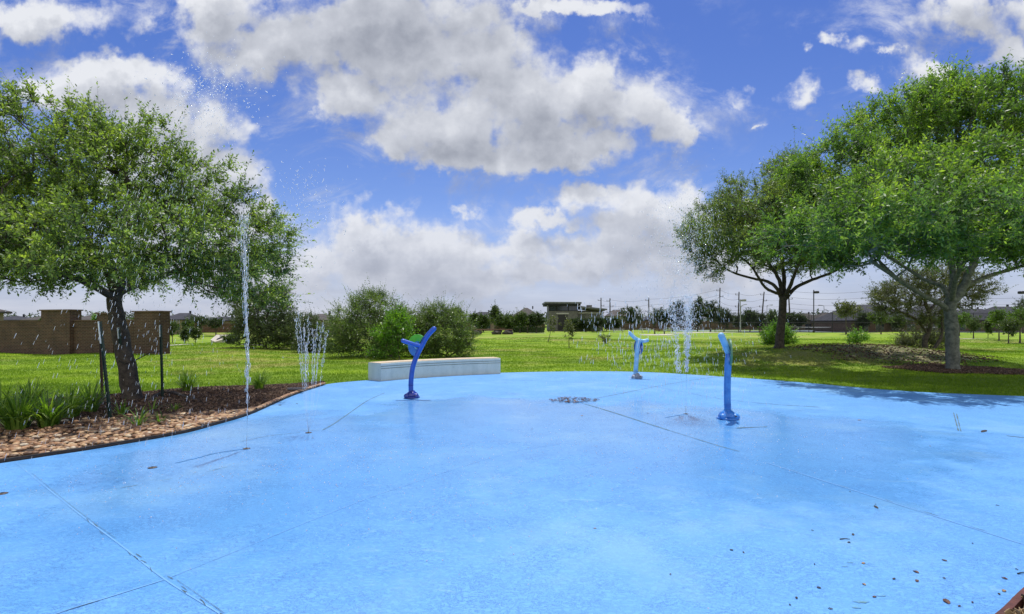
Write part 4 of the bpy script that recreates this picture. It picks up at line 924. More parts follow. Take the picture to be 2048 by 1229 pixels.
for a in range(np_-1):
    for i in range(k-1):
        Fs.append((a*k+i, a*k+i+1, (a+1)*k+i+1, (a+1)*k+i)); fm.append(1 if a in (3, 7) else (2 if a in (11, 12) else 0))
Fs += [tuple(a*k for a in range(np_))[::-1], tuple(a*k+k-1 for a in range(np_))]; fm += [0, 0]
V[:, :] = V
mesh_obj('body', V, Fs, [M['concrete'], M['groove'], M['concrete_top']], bench, fmat=fm)
r0, r1_, r2_, r3_ = bf+nn*.022, bf+nn*(depth-.022), None, None
top = MB(); A_ = bf[1:-1]+nn[1:-1]*.012; B_ = bf[1:-1]+nn[1:-1]*(depth-.012); A_[0] -= dn[1]*(np.linalg.norm(bf[1]-bf[0])-.01); B_[0] -= dn[1]*(np.linalg.norm(bf[1]-bf[0])-.01); A_[-1] += dn[-2]*(np.linalg.norm(bf[-1]-bf[-2])-.01); B_[-1] += dn[-2]*(np.linalg.norm(bf[-1]-bf[-2])-.01)
kk = len(A_); lay = []
for P_, z in ((A_, Hb-.001), (A_, Hb+.006), (B_, Hb+.006), (B_, Hb-.001)): q = P_.copy(); q[:, 2] = z; lay.append(q)
Fs = [(a*kk+i, a*kk+i+1, (a+1)*kk+i+1, (a+1)*kk+i) for a in range(3) for i in range(kk-1)]+[(0, kk, 2*kk, 3*kk), (kk-1, 4*kk-1, 3*kk-1, 2*kk-1)]
mesh_obj('seat_top', np.vstack(lay), Fs, M['concrete_top'], bench)

# ---------------------------------------------------------------- water play spinners
def spinner(label, base, d, post, pr, arms, ar, disc, cols, brad=.17):
    b = np.array(((base[0]-CX)/F*d, d, 0.)); root = thing('water_spinner', label, 'water toy', b, 'blue water play posts on the pad')
    cp, ca, cb = cols; p0 = float(np.ravel(pr)[0])
    m = MB(); m.lathe(b, [(brad*1.02, .0), (brad*1.04, .018), (brad*.98, .03), (brad*.9, .034)], 32); bs = m.build('base_flange', cb, root, smooth=True)
    m = MB(); m.lathe(b+np.array((0, 0, .034)), [(brad*.86, 0), (brad*.84, .03), (brad*.70, .07), (brad*.48, .098), (p0*1.15, .11), (p0*1.08, .125)], 32); m.build('base_dome', cb, root, smooth=True)
    for sx in (-1, 1):
        c = b+np.array((sx*brad*.58, -brad*.48, .045)); k = MB(); V, Fs = ICO1; k.add(V*np.array((brad*.42, brad*.34, .062))+c, [tuple(f) for f in Fs]); kb = k.build('bolt_cover', cb, bs, smooth=True)
    k = MB(); c = b+np.array((brad*.48, -brad*.83, .058)); k.lathe(c, [(.006, 0), (.017, .002), (.017, .013), (.006, .016)], 12); k.build('bolt_hole', M['black'], bs)
    Q = catmull([Wp(x, y, d+dy) for x, y, dy in post], 8); m = MB(); rr = np.interp(np.linspace(0, 1, len(Q)), np.linspace(0, 1, np.size(pr)), np.ravel(pr))
    m.tube(Q, rr, 18, round_end=True); m.build('post', cp, root, smooth=True)
    for j in (.14,):
        i = int(len(Q)*j); q = MB(); dd = Q[i+1]-Q[i]; dd /= np.linalg.norm(dd); r_ = rr if not hasattr(rr, '__len__') else rr[i]; q.tube([Q[i], Q[i]+dd*.012], r_+.004, 18); q.build('joint_band', cb, root, smooth=True)
    for arm in arms:
        Q = catmull([Wp(x, y, d+dy) for x, y, dy in arm], 8); m = MB(); e0 = Q[0]-(Q[1]-Q[0])/np.linalg.norm(Q[1]-Q[0])*ar*.6
        m.tube(Q, ar, 18, round_end=True); 
        m.tube(Q[::-1][-2:], ar, 18, round_end=True); m.build('arm', ca, root, smooth=True)
    c, rad, nrm, mats = disc; c = Wp(c[0], c[1], d+c[2]); nv = np.array(nrm, float); nv /= np.linalg.norm(nv); u = np.cross(nv, (0, 0, 1.)); u /= np.linalg.norm(u); v = np.cross(u, nv)
    wheel = None
    for (r0, r1, a0_, a1_, th, mt, nm) in mats:
        m = MB(); V = []; ns = 40; full = abs(a1_-a0_) >= 359
        for i in range(ns+1):
            a = math.radians(a0_+(a1_-a0_)*i/ns); e = u*math.cos(a)+v*math.sin(a)
            V += [c+e*r0+nv*th/2, c+e*r1+nv*th/2, c+e*r1-nv*th/2, c+e*r0-nv*th/2]
        Fs = [(4*i+q, 4*i+(q+1) % 4, 4*i+4+(q+1) % 4, 4*i+4+q) for i in range(ns) for q in range(4)]
        if not full: Fs += [(3, 2, 1, 0), (4*ns, 4*ns+1, 4*ns+2, 4*ns+3)]
        m.add(V, Fs); o_ = m.build(nm, mt, wheel or root); wheel = wheel or o_
    return root
PB, PL, PM, PG, PD, PX = M['play_blue'], M['play_pale_glare'], M['play_mid'], M['play_green'], M['play_deep'], M['play_dull']
d1 = Gp(824, 796)[1]
spinner('deep blue forked water toy with a green and blue disc before the concrete bench', (824,796), d1,
        [(822,786,0),(822,765,0),(825,738,0),(832,716,0),(843,693,0),(855,672,0),(868,658,0)], .053, [[(843,693,0),(834,691,-.03),(821,687,-.06),(806,682,-.08)]], .045,
        ((835,692,.09), .235, (-.45,-.89,0), [(.005,.225,-88,120,.020,PM,'disc'),(.100,.250,4,125,.028,PG,'green_band'),(.110,.246,-85,3,.026,PM,'blue_band'),(.05,.08,-100,100,.036,PL,'hub_ring')]), (PB, PB, PD), .165)
d2 = Gp(1273, 757)[1]
spinner('farthest blue water toy, sun glare painted pale, with a curved crossbar and grey base', (1273,757), d2,
        [(1271,750,0),(1272,733,0),(1273.5,712,0),(1276,690,0),(1278,683,0)], np.array((.062, .066, .064, .072, .085)), [[(1294.5,681,-.02),(1286,682.6,0),(1277,680.5,.02),(1268,675,.04),(1260,666.5,.06)]], .052,
        ((1277,695,.09), .20, (.93,.37,0), [(.005,.225,0,360,.020,PM,'disc'),(.120,.212,0,180,.028,PD,'upper_band'),(.120,.211,181,359,.026,PD,'lower_band')]), (PL, PL, M['base_grey']), .165)
d3 = Gp(1455, 838)[1]
spinner('nearest blue water toy on the right with a bent pale head', (1455,838), d3,
        [(1455.5,824,0),(1454.7,800,0),(1454.7,770,0),(1455.5,742,0),(1457,715,0),(1458,704,.02)], .056, [[(1456,704,.0),(1452.5,695,-.04),(1447.5,683,-.10),(1442.5,672,-.16)]], .054,
        ((1459,706,.06), .235, (.975,-.22,0), [(.005,.225,0,360,.020,PM,'disc'),(.120,.238,-80,120,.028,PX,'green_band'),(.120,.236,121,279,.026,PM,'blue_band')]), (PM, PL, PM), .175)

# ---------------------------------------------------------------- drain, nozzles, pad debris
M['nozzle'] = simple('nozzle', (.06, .05, .045), (.13, .11, .10), 20, .5, metal=.4)
M['drain_blue'] = simple('drain_blue', (.05, .16, .30), (.12, .32, .66), 20, .6)
c = Gp(1150, 801); dr = thing('floor_drain', 'round steel floor drain covered with dead leaves in the middle of the pad', 'drain', c)
m = MB(); m.lathe(c, [(.30, .002), (.30, .010), (.27, .011), (.265, .004)], 40); m.build('rim', M['drain_blue'], dr)
m = MB()
for k in range(11):
    x = -.24+k*.048; L = 2*math.sqrt(max(.0, .265**2-x*x)); m.box(c+np.array((x, 0, .008)), (.016, L, .007))
m.build('grate', M['drain_blue'], dr)
n_ = 130; a = rng.random(n_)*6.283; r = .42*np.sqrt(rng.random(n_)); P = np.c_[c[0]-.03+r*np.cos(a)*1.25, c[1]+r*np.sin(a), .013+.008*rng.random(n_)]; ax = rng.normal(size=(n_, 3)); ax[:, 2] *= .08
o = scatter('leaf_litter', BOX, P, np.c_[.008+.008*rng.random(n_), np.full(n_, .002), .016+.014*rng.random(n_)], M['leaf_dead'], axis=ax); tag(o, 'wet dead leaves piled over the floor drain', 'leaves', kind='stuff')
for px, py, lb in ((493,898,'flush pad nozzle under the tallest water jet'),(617,866,'flush pad nozzle under the fan of thin jets'),(1372,828.5,'flush pad nozzle under the wide right jet'),
                   (305,936,'dry brown pad nozzle near the stone bed'),(4,988,'dry pad nozzle at the left edge of the view')):
    q = Gp(px, py); th = thing('pad_nozzle', lb, 'nozzle', q, 'round nozzles set into the pad')
    m = MB(); m.lathe(q, [(.045, .001), (.046, .004), (.040, .006), (.016, .0065)], 24); m.build('cover_plate', M['nozzle'], th, smooth=True)
    m = MB(); m.lathe(q+np.array((0, 0, .0066)), [(.012, 0), (.011, .006), (.004, .007)], 12); m.build('jet_hole', M['black'], th)
def dead_leaf(px, py, L, mat, label, wd=.45, twig=False):
    q = Gp(px, py); r = random.random()*6.28; L = L*(1 if twig or L > .055 else .85); wd = wd*random.uniform(.7, 1.15)
    if twig:
        m = MB(); e = np.array((math.cos(r*.1-.5), math.sin(r*.1-.5)*-.6, 0))*L; m.tube([q+np.array((0, 0, .005)), q+e*.5+np.array((.003, .004, .008)), q+e+np.array((0, 0, .004))], [.004, .003, .002], 6); o = m.build('twig', mat, None); return tag(o, label, 'twig')
    V = []; k = 7
    for i in range(k):
        t = i/(k-1); w_ = L*wd*math.sin(math.pi*(t*.92+.04))**.8/2; zc = .003+.004*math.sin(math.pi*t)*random.random()
        x = (t-.5)*L
        for s_, zz in ((-1, .003), (0, 0), (1, .0035)): V.append((x*math.cos(r)-s_*w_*math.sin(r)+q[0], x*math.sin(r)+s_*w_*math.cos(r)+q[1], zc+zz*random.uniform(.3, 1)))
    n0 = len(V); V += [(a_, b_, z_-.0015) for a_, b_, z_ in V]; Fs = []
    for i in range(k-1):
        for j in range(2): a = i*3+j; Fs += [(a, a+1, a+4, a+3), (n0+a+3, n0+a+4, n0+a+1, n0+a)]
        Fs += [(i*3, i*3+3, n0+i*3+3, n0+i*3), (i*3+2, n0+i*3+2, n0+i*3+5, i*3+5)]
    o = mesh_obj('fallen_leaf', V, Fs, mat, origin=q, smooth=False); return tag(o, label, 'leaf', 'fallen leaves on the pad')
DLM, BLM, TLM = M['leaf_dead'], M['leaf_black'], M['leaf_tan']
dead_leaf(1752, 1015, .075, BLM, 'black stick like curled leaf alone on the right of the pad', .3)
dead_leaf(1893, 1204, .06, DLM, 'large reddish brown leaf near the lower right corner', .5)
dead_leaf(1706, 1070, .05, BLM, 'small pointed dark leaf above the short twig', .5)
dead_leaf(1832, 1145, .045, DLM, 'reddish brown leaf above the pair of dark specks', .5)
dead_leaf(2008, 1183, .04, TLM, 'tan leaf close to the rust coloured bed edge', .6)
dead_leaf(1968, 863, .26, BLM, 'dark scatter of leaf near the back right of the pad', .22)
dead_leaf(1463, 1101, .028, BLM, 'small black round leaf left of centre right pad', .8)
dead_leaf(1728, 1170, .03, TLM, 'tan leaf bit beside the greenish stain', .6)
dead_leaf(1680, 1080, .075, BLM, 'short dark twig lying beside a black leaf bit', twig=True)
dead_leaf(2035, 1149, .08, BLM, 'dark twig by the rust coloured bed edge', twig=True)
dead_leaf(852, 756, .10, TLM, 'orange brown leaf against the foot of the concrete bench', .6)
for px, py, L, mt in [(1487,1106,.024,BLM),(1625,1062,.02,BLM),(1698,1086,.03,BLM),(1889,1122,.035,DLM),(1788,1159,.035,BLM),(1834,1163,.04,DLM),(1888,1158,.02,BLM),(1638,1177,.028,BLM),(1593,1197,.03,BLM),
                      (1661,1219,.028,BLM),(1749,1195,.03,DLM),(1580,1211,.016,BLM),(1919,1214,.024,DLM),(1998,1189,.026,BLM),(2009,1158,.035,DLM),(2033,1140,.02,BLM),(1945,1206,.02,DLM),(1995,1012,.028,BLM),(1341,1150,.02,DLM),
                      (1945,1088,.02,BLM),(1751,1010,.016,BLM),(1700,984,.02,BLM),(1164,832,.06,TLM),(1064,859,.035,BLM),(1719,841,.06,TLM),(1296,827,.05,TLM),(1190,1058,.028,TLM),(1433,783,.05,BLM),(594,808,.06,BLM),(560,811,.09,BLM),(1629,1130,.02,BLM),(1727,1128,.03,TLM),(1943,940,.02,BLM),(1860,893,.03,TLM)]:
    dead_leaf(px, py, L, mt, 'tiny dark dead leaf scrap scattered on the blue pad', .6)
# faint algae smears on the pad (real stains)
M['algae'] = simple('algae', (.10, .24, .30), (.12, .34, .60), 22, .6)
m = MB()
for px, py, rx, ry in ((1722,1205,.035,.012),(1713,1216,.02,.008),(1762,1192,.022,.008),(1690,1134,.015,.006),(1700,1126,.02,.005)):
    c = Gp(px, py); na = 26; V = [(c[0]+rx*math.cos(a)*(1+.35*math.sin(3*a+px)+.3*random.random()), c[1]+ry*math.sin(a)*(1+.3*math.sin(5*a)+.3*random.random()), .0032) for a in np.linspace(0, 6.283, na, endpoint=False)]
    m.add(V, [tuple(range(na))])
m.build('smudge', M['algae'], pad)
# second bed at the lower right corner
bedr = catmull([np.array((p[0], p[1], 0)) for p in ((7,5.6),(4.6,4.35),(3.6,3.66),(3.03,3.26),(2.70,3.03),(2.25,2.70),(1.9,2.2))], 8)
edge_strip('rusty_edging', bedr+np.array((.03, -.02, 0)), .035, -.1, .06, M['rust_edge'], 'rust brown edging strip at the lower right corner of the pad', 'edging')
k = len(bedr); A2 = bedr+np.array((.05, -.03, .02)); B2_ = np.c_[np.interp(np.linspace(0, 1, k), [0, 1], [8, 4.5]), np.interp(np.linspace(0, 1, k), [0, 1], [3.5, .5]), np.full(k, .05)]
mesh_obj('soil_strip', np.vstack([A2, B2_]), [(i, i+1, k+i+1, k+i) for i in range(k-1)], M['soil']); tag(bpy.data.objects['soil_strip'], 'dark soil inside the rust brown edging', 'planting bed', kind='structure')
n_ = 1500; t = rng.random(n_); i = rng.integers(8, k-1, n_); P = A2[i]*(1-t[:, None]**1.5*.5)+B2_[i]*(t[:, None]**1.5*.5); P[:, :2] += rng.normal(size=(n_, 2))*.02; P[:, 2] = .04+.03*rng.random(n_)
ok = pad_sd(P[:, 0], P[:, 1]) > .06; P = P[ok]; n_ = len(P); ax = rng.normal(size=(n_, 3)); ax[:, 2] *= .3
M['leaf_mulch'] = attr_mat('leaf_mulch', [(0, (.05, .03, .02)), (.4, (.16, .10, .05)), (.8, (.36, .25, .12)), (1, (.45, .36, .2))], .7)
o = scatter('leaf_mulch', BOX, P, np.c_[np.full(n_, .0015), .012+.008*rng.random(n_), .022+.014*rng.random(n_)], M['leaf_mulch'], axis=ax); tag(o, 'tan dead leaf mulch inside the rust brown edging', 'leaves', kind='stuff')

# ---------------------------------------------------------------- water
def drops(name, P, Vel, r, mat, label=None, parent=None, cat='water drops', stretch=.012):
    sp = np.linalg.norm(Vel, axis=1); r = np.asarray(r); L = np.clip(r*(1+sp*1.9), r, .07)
    o = scatter(name, ICO0, P, np.c_[r, r, L], mat, axis=Vel+1e-6, jitter=.25, attrs=False, smooth=True, parent=parent)
    if label: tag(o, label, cat, kind='stuff')
    elif parent is not None: o['kind'] = 'stuff'
    return o
def stream(mb, P, r0, r1, wob=.35, seg=6):
    P = catmull(P, 14); n = len(P); t = np.linspace(0, 1, n); r = (r0+(r1-r0)*t)
    r = r*(1+wob*np.interp(t, np.linspace(0, 1, 40), rng.normal(size=40))*np.clip(t*3, 0, 1)); r = np.clip(r, r0*.35, None)
    Q = P.copy(); Q[:, :2] += np.c_[[np.interp(t, np.linspace(0, 1, 22), rng.normal(size=22)) for _ in range(2)]].T*(.004+.010*t)[:, None]
    mb.tube(Q, r, seg)
def ground_ok(P): return P[:, 2] > .02
# tallest jet
q = Gp(493, 898); d = q[1]; j1 = thing('water_jet', 'tallest single water jet rising in front of the oak crown', 'water jet', q, 'water jets on the pad')
m = MB(); m.tube([q+np.array((0, 0, .01)), Wp(494,865,d), Wp(494.5,832,d)], .0022, 6, caps=True); m.build('lower_stream', M['clear_water'], j1, smooth=True)
m = MB(); stream(m, [Wp(494.5,834,d), Wp(495,790,d), Wp(495,720,d), Wp(494,650,d), Wp(491,590,d), Wp(489,530,d), Wp(488,480,d)], .0030, .0046, .6)
stream(m, [Wp(495,780,d-.01), Wp(497,720,d-.02), Wp(495,660,d-.02), Wp(493,610,d-.01)], .0025, .003, .6); m.build('main_stream', M['water'], j1, smooth=True)
n_ = 700; t = rng.random(n_)**.6; py = 830-(830-430)*t; sp_ = 1.2+10*t**2.5; px = np.interp(py, [430, 520, 600, 700, 830], [486, 489, 491, 494.5, 494.5])+rng.normal(size=n_)*sp_*.55
P = np.stack([Wp(a, b, d) for a, b in zip(px, py)]); P[:, 1] += rng.normal(size=n_)*.03; Vel = np.c_[rng.normal(size=(n_, 2))*.35, 3+rng.random(n_)*2]
drops('spray', P, Vel, .0016+.0026*rng.random(n_)**2, M['water'], parent=j1)
# broken drops from the top, drifting left and falling
n_ = 2100; tt = rng.random(n_)**.85*1.05; vx = -.15-rng.random(n_)*2.4; vy = rng.normal(size=n_)*.7; vz = rng.normal(size=n_)*.7
P = np.c_[Wp(455,150,d)[0]+rng.normal(size=n_)*.18+vx*tt, d+rng.normal(size=n_)*.15+vy*tt, 4.65+rng.normal(size=n_)*.22+vz*tt-4.905*tt**2]
Vel = np.c_[vx-.4, vy, vz-9.81*tt]; ok = ground_ok(P) & (P[:, 1] > 3)
drops('falling_drops', P[ok], Vel[ok], .0010+.0018*rng.random(ok.sum())**2, M['water'], 'drops from the tallest jet falling in front of the oak')
n_ = 420; P = np.stack([Wp(430+rng.normal()*50-30*k2, 185+rng.normal()*36, d+rng.normal()*.3) for k2 in rng.random(n_)]); 
drops('high_drops', P, rng.normal(size=(n_, 3))*.6, .0030+.0035*rng.random(n_)**2, M['water'], 'loose cloud of drops at the top of the tallest jet against the sky')
# fan of thin jets
q = Gp(617, 866); d = q[1]; j2 = thing('water_jet', 'fan of several thin water jets beside the mulch bed tip', 'water jet', q, 'water jets on the pad')
FAN = [(590,640,.1),(598,634,.0),(607,655,-.1),(617,640,.12),(626,660,.0),(634,650,.1),(645,650,-.05),(655,665,.05),(612,690,-.12)]
low = [(606,782),(609,778),(613,775),(616,772),(624,776),(627,772),(631,770),(640,772),(611,776)]
for k, ((tx, ty, dy), (lx, ly)) in enumerate(zip(FAN, low)):
    m = MB(); a = q+np.array((0, 0, .01)); b = Wp(617+(lx-617)*.55, 830, d+dy*.2); c2 = Wp(lx, ly, d+dy*.4); e = Wp(lx+(tx-lx)*.42, ly+(ty-ly)*.5, d+dy*.7); f = Wp(tx, ty, d+dy)
    m.tube([a, b, c2], .0010, 5); stream(m, [c2, e, f], .0014, .0024, .6, 5); m.build('stream', M['water'], j2, smooth=True)
n_ = 900; kf = rng.integers(0, 9, n_); t = rng.random(n_)**.8; fx = np.array([f[0] for f in FAN])[kf]; fy = np.array([f[1] for f in FAN])[kf]; lx = np.array([l[0] for l in low])[kf]; ly = np.array([l[1] for l in low])[kf]
px = lx+(fx-lx)*(t**1.15)+rng.normal(size=n_)*1.6*(.4+t); py = ly+(fy-ly)*t*1.04+rng.normal(size=n_)*3
P = np.stack([Wp(a, b, d+rng.normal()*.05) for a, b in zip(px, py)]); drops('spray', P, np.c_[rng.normal(size=(n_, 2))*.4, 2+2*rng.random(n_)], .0013+.0022*rng.random(n_)**2, M['water'], parent=j2)
n_ = 420; P = np.stack([Wp(612+rng.normal()*38, 345+abs(rng.normal())*110+rng.normal()*20, d+rng.normal()*.3) for _ in range(n_)]); P = P[ground_ok(P)]
drops('high_drops', P, rng.normal(size=(len(P), 3))*.8-np.array((0, 0, 1.5)), .0020+.0028*rng.random(len(P))**2, M['water'], 'loose drops above the fan jets against the sky')
# wide right jet
q = Gp(1372, 828.5); d = q[1]; j3 = thing('water_jet', 'wide bubbly water jet left of the nearest right water toy', 'water jet', q, 'water jets on the pad')
m = MB(); m.tube([q+np.array((0, 0, .01)), Wp(1372,790,d), Wp(1373,742,d)], .0020, 6); m.tube([q+np.array((-.004, 0, .01)), Wp(1368,790,d), Wp(1360,742,d+.05)], .0012, 6); m.build('lower_stream', M['clear_water'], j3, smooth=True)
for (x0, x1, w0, nn_) in ((1373,1377,4.0,620),(1358,1342,4.4,340)):
    t = rng.random(nn_); py = 744-(744-590)*t; px = x0+(x1-x0)*t+rng.normal(size=nn_)*w0*(.55+.9*t)
    P = np.stack([Wp(a, b, d+rng.normal()*.05) for a, b in zip(px, py)]); Vel = np.c_[rng.normal(size=(nn_, 2)), 2.2+rng.normal(size=nn_)]
    drops('spray', P, Vel, .0024+.0046*rng.random(nn_)**2, M['water'], parent=j3)
n_ = 3000; t = rng.random(n_)**1.1; P = np.stack([Wp(1366+rng.normal()*(13+24*a), 665-a*250, d+rng.normal()*.2) for a in t]); drops('mist', P, rng.normal(size=(n_, 3))*.8, .0018+.0026*rng.random(n_)**2, M['water'], parent=j3)
n_ = 3200; tt = rng.random(n_)**.8*.95; vx = rng.normal(size=n_)*.85-.25; vy = rng.normal(size=n_)*.8; vz = rng.normal(size=n_)*.6
P = np.c_[q[0]+rng.normal(size=n_)*.2+vx*tt, d+rng.normal(size=n_)*.15+vy*tt, 3.7+rng.normal(size=n_)*.45+vz*tt-4.905*tt**2]; Vel = np.c_[vx, vy, vz-9.81*tt]; ok = ground_ok(P)
drops('falling_drops', P[ok], Vel[ok], .0014+.0020*rng.random(ok.sum())**2, M['water'], 'curtain of drops falling around the wide right jet')
n_ = 260; P = np.stack([Wp(1160+190*rng.random()+rng.normal()*20, 600+130*rng.random(), 8.0+rng.random()) for _ in range(n_)])
drops('falling_drops', P, np.c_[rng.normal(size=(n_, 2))*.3, np.full(n_, -6.)], .0018+.0028*rng.random(n_)**2, M['water'], 'drops falling in front of the farthest water toy and lawn')
# splash beads on the wet pad
n_ = 2600; c_ = np.array([(-2.6, 6.2), (-1.2, 7.0), (1.0, 7.0), (2.6, 7.5), (-3.8, 5.6), (3.6, 9.2), (-.6, 5.2)]); kk = rng.integers(0, len(c_), n_)
P = np.c_[c_[kk]+rng.normal(size=(n_, 2))*np.array((.9, .8)), np.full(n_, .004)]; ok = (pad_sd(P[:, 0], P[:, 1]) == 0) & (P[:, 1] > 2.5); P = P[ok]; n_ = len(P); r = .0025+.0045*rng.random(n_)**2
o = scatter('splash_beads', ICO0, P, np.c_[r, r, r*.9], M['water'], attrs=False, smooth=True); tag(o, 'small splashing water beads on the wet pad', 'water drops', kind='stuff')

# ---------------------------------------------------------------- houses
def house(label, px0, px1, pe, pr, d, depth=9., mat='roof_brown', hip=.38, wall='wall_tan', win=2, name='house', cat='house', chim=False, gz=-.05):
    x0, x1 = (px0-CX)/F*d, (px1-CX)/F*d; ze = H+(HY-pe)/F*d; zr = H+(HY-pr)/F*d; c = np.array(((x0+x1)/2, d+depth/2, gz)); root = thing(name, label, cat, c)
    m = MB(); m.box((c[0], c[1], (gz-.5+ze)/2), (x1-x0-.9, depth-.9, ze-gz+.5)); w_ = m.build('wall', M[wall], root)
    e = (x1-x0)*hip; V = [(x0, d, ze), (x1, d, ze), (x1, d+depth, ze), (x0, d+depth, ze), (x0+e, d+depth/2, zr), (x1-e, d+depth/2, zr)]; V += [(a, b, z-.18) for a, b, z in V[:4]]
    m = MB(); m.add(V, [(0, 1, 5, 4), (1, 2, 5), (2, 3, 4, 5), (3, 0, 4), (0, 6, 7, 1), (1, 7, 8, 2), (2, 8, 9, 3), (3, 9, 6, 0), (9, 8, 7, 6)]); rf = m.build('roof', M[mat], root)
    m = MB(); m.box((c[0]+.2*(x1-x0), d+depth*.55, zr+.1), (.3, .3, .7)); m.build('vent_pipe', M['roof_dark'], rf)
    if chim: m = MB(); m.box((x0+e*1.1, d+depth*.5, zr), (.8, .8, 1.4)); m.build('chimney', M['wall_brick_far'], rf)
    for k in range(win):
        xx = x0+(x1-x0)*(k+1)/(win+1); m = MB(); m.box((xx, d+.44, max(gz+1, ze-1.7)), (1.7, .08, 1.5)); f_ = m.build('window', M['wall_tan'], root); m = MB(); m.box((xx, d+.39, max(gz+1, ze-1.7)), (1.5, .06, 1.3)); m.build('pane', M['glass'], f_)
    return root
house('far house with grey hipped roof left of the tall wall pillar', 38, 112, 640, 629, 120, mat='roof_brown')
house('low far house roof at the extreme left beyond the wall', -40, 32, 640, 632, 130, mat='roof_dark')
house('far house roof just right of the tall wall pillar', 128, 186, 640, 629, 115, mat='roof_brown', hip=.45)
house('near house with tan gabled eave at the left edge over the brick wall', -420, -202, 618.5, 585, 44, 10, 'roof_brown', .3, win=1)
house('two storey far house right of the rightmost wall pillar', 318, 366, 639, 625.5, 110, mat='roof_dark', hip=.3)
house('far house with pointed grey roof before the tallest jet', 392, 462, 641, 633, 118, mat='roof_dark', hip=.42)
house('far house roof between the tall dark bush and the dark shrub', 586, 660, 640, 627, 85, mat='roof_brown', hip=.45)
house('far house with dark flat looking roof left of the dark upright tree', 938, 992, 637, 623.5, 125, mat='roof_dark', hip=.3)
house('far house with peaked brown roof left of the pavilion', 1018, 1088, 636, 615, 135, mat='roof_brown', hip=.46)
house('pale two storey house behind trees right of the pavilion', 1220, 1262, 632, 619, 150, wall='trim', mat='roof_brown', hip=.3, win=3)
house('far grey roof behind the trees left of the wide jet', 1290, 1330, 640, 631, 150, mat='roof_dark')
house('small far brown roof right of the tall court lamp', 1600, 1655, 640, 627, 140, mat='roof_brown', hip=.35)
house('far brown roof behind the young court tree', 1645, 1712, 640, 625, 135, mat='roof_brown', hip=.3)
house('large dark roofed house right of the young court tree', 1700, 1856, 641, 607.5, 105, 14, 'roof_dark', .28, 'wall_brick_far', 4)
house('large dark roofed house behind the largest trunk', 1835, 1988, 640, 606, 112, 14, 'roof_dark', .42, 'wall_brick_far', 4)
house('dark far roof between the two large dark roofed houses', 1950, 2012, 636, 617, 135, 10, 'roof_dark', .2)
house('dark far roof behind the bright trees at the right edge', 2005, 2090, 634, 612, 110, 10, 'roof_dark', .3)
house('low far dark roof left of the mound tree trunk', 1468, 1540, 642, 634, 150, mat='roof_dark')
# ---------------------------------------------------------------- pavilion
d = 122.; root = thing('park_pavilion', 'park pavilion with raised glass clerestory and slanted roofs', 'building', (Wp(1150,660,d)[0], d, 0))
def bxpx(px0, px1, py0, py1, dd, th, mat, name, parent=root):
    a = Wp(px0, py0, dd); b = Wp(px1, py1, dd); m = MB(); m.box(((a[0]+b[0])/2, dd+th/2, (a[2]+b[2])/2), (abs(b[0]-a[0]), th, abs(a[2]-b[2]))); return m.build(name, M[mat], parent)
hb = bxpx(1098, 1156, 622.5, 662, d, 8, 'pav_stone', 'main_wall')
lw = bxpx(1156.3, 1206, 621.5, 662, d+1.2, 6, 'pav_stone', 'wing_wall')
bxpx(1098, 1156, 612, 622.3, d+.3, 7, 'black', 'clerestory_frame'); 
for a, b in ((1099.5,1112),(1114,1135.5),(1137.5,1154)): bxpx(a, b, 612.6, 621.5, d+.15, .12, 'glass', 'clerestory_window')
def slab(pts, dd, th, t, mat, name, parent=root):
    V = []
    for yy in (dd, dd+th):
        for zoff in (0, -t):
            for px, py in pts: p = Wp(px, py, d); V.append((p[0], yy, p[2]+zoff))
    m = MB(); m.add(V, [(0, 1, 3, 2), (4, 6, 7, 5), (0, 2, 6, 4), (1, 5, 7, 3), (0, 4, 5, 1), (2, 3, 7, 6)]); return m.build(name, M[mat], parent)
slab([(1088.5,604.6),(1161,605.2)], d-2.0, 11, .35, 'pav_roof', 'high_roof'); slab([(1090,607.7),(1159.5,608.3)], d-1.6, 10, .42, 'roof_dark', 'roof_soffit')
slab([(1159,612.6),(1213,618.2)], d-1.0, 10, .3, 'pav_roof', 'low_roof'); slab([(1159.5,615.4),(1209,620.6)], d-.5, 9, .2, 'pav_stone', 'fascia')
bxpx(1174.5,1184,610.6,616,d+3,1.5,'pav_stone','chimney'); bxpx(1094,1096.2,611,662,d-1.6,.25,'pav_roof','corner_post'); bxpx(1204,1205.5,619.5,662,d-.6,.2,'pav_roof','corner_post')
bxpx(1116,1135,629,660,d-.1,.3,'black','doorway'); bxpx(1113,1138,626,629,d-.25,.5,'trim','door_canopy'); bxpx(1156,1208,625,627.5,d+.9,.3,'trim','beam')
bxpx(1086,1090.5,642,648,d-.5,.2,'trim','notice_panel')
def hedge(label, px0, px1, py, d, h):
    x0, x1 = (px0-CX)/F*d, (px1-CX)/F*d; n_ = int(abs(x1-x0)*h*70); P = np.c_[x0+(x1-x0)*rng.random(n_), d+rng.random(n_)*1.0, -.05+h*rng.random(n_)]
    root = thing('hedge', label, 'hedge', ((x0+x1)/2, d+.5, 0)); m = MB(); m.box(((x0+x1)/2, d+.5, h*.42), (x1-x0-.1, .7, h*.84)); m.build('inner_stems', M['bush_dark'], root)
    Dr = rng.normal(size=(n_, 3)); Dr /= np.linalg.norm(Dr, axis=1)[:, None]; leaves('foliage', P, Dr, np.full(n_, .15), 5, .16, .1, M['far_leaf'], root)
hedge('clipped dark hedge left of the pavilion', 1026, 1089, 0, 101, 1.15); hedge('low dark hedge in front of the low pavilion wing', 1142, 1202, 0, 112, .9)
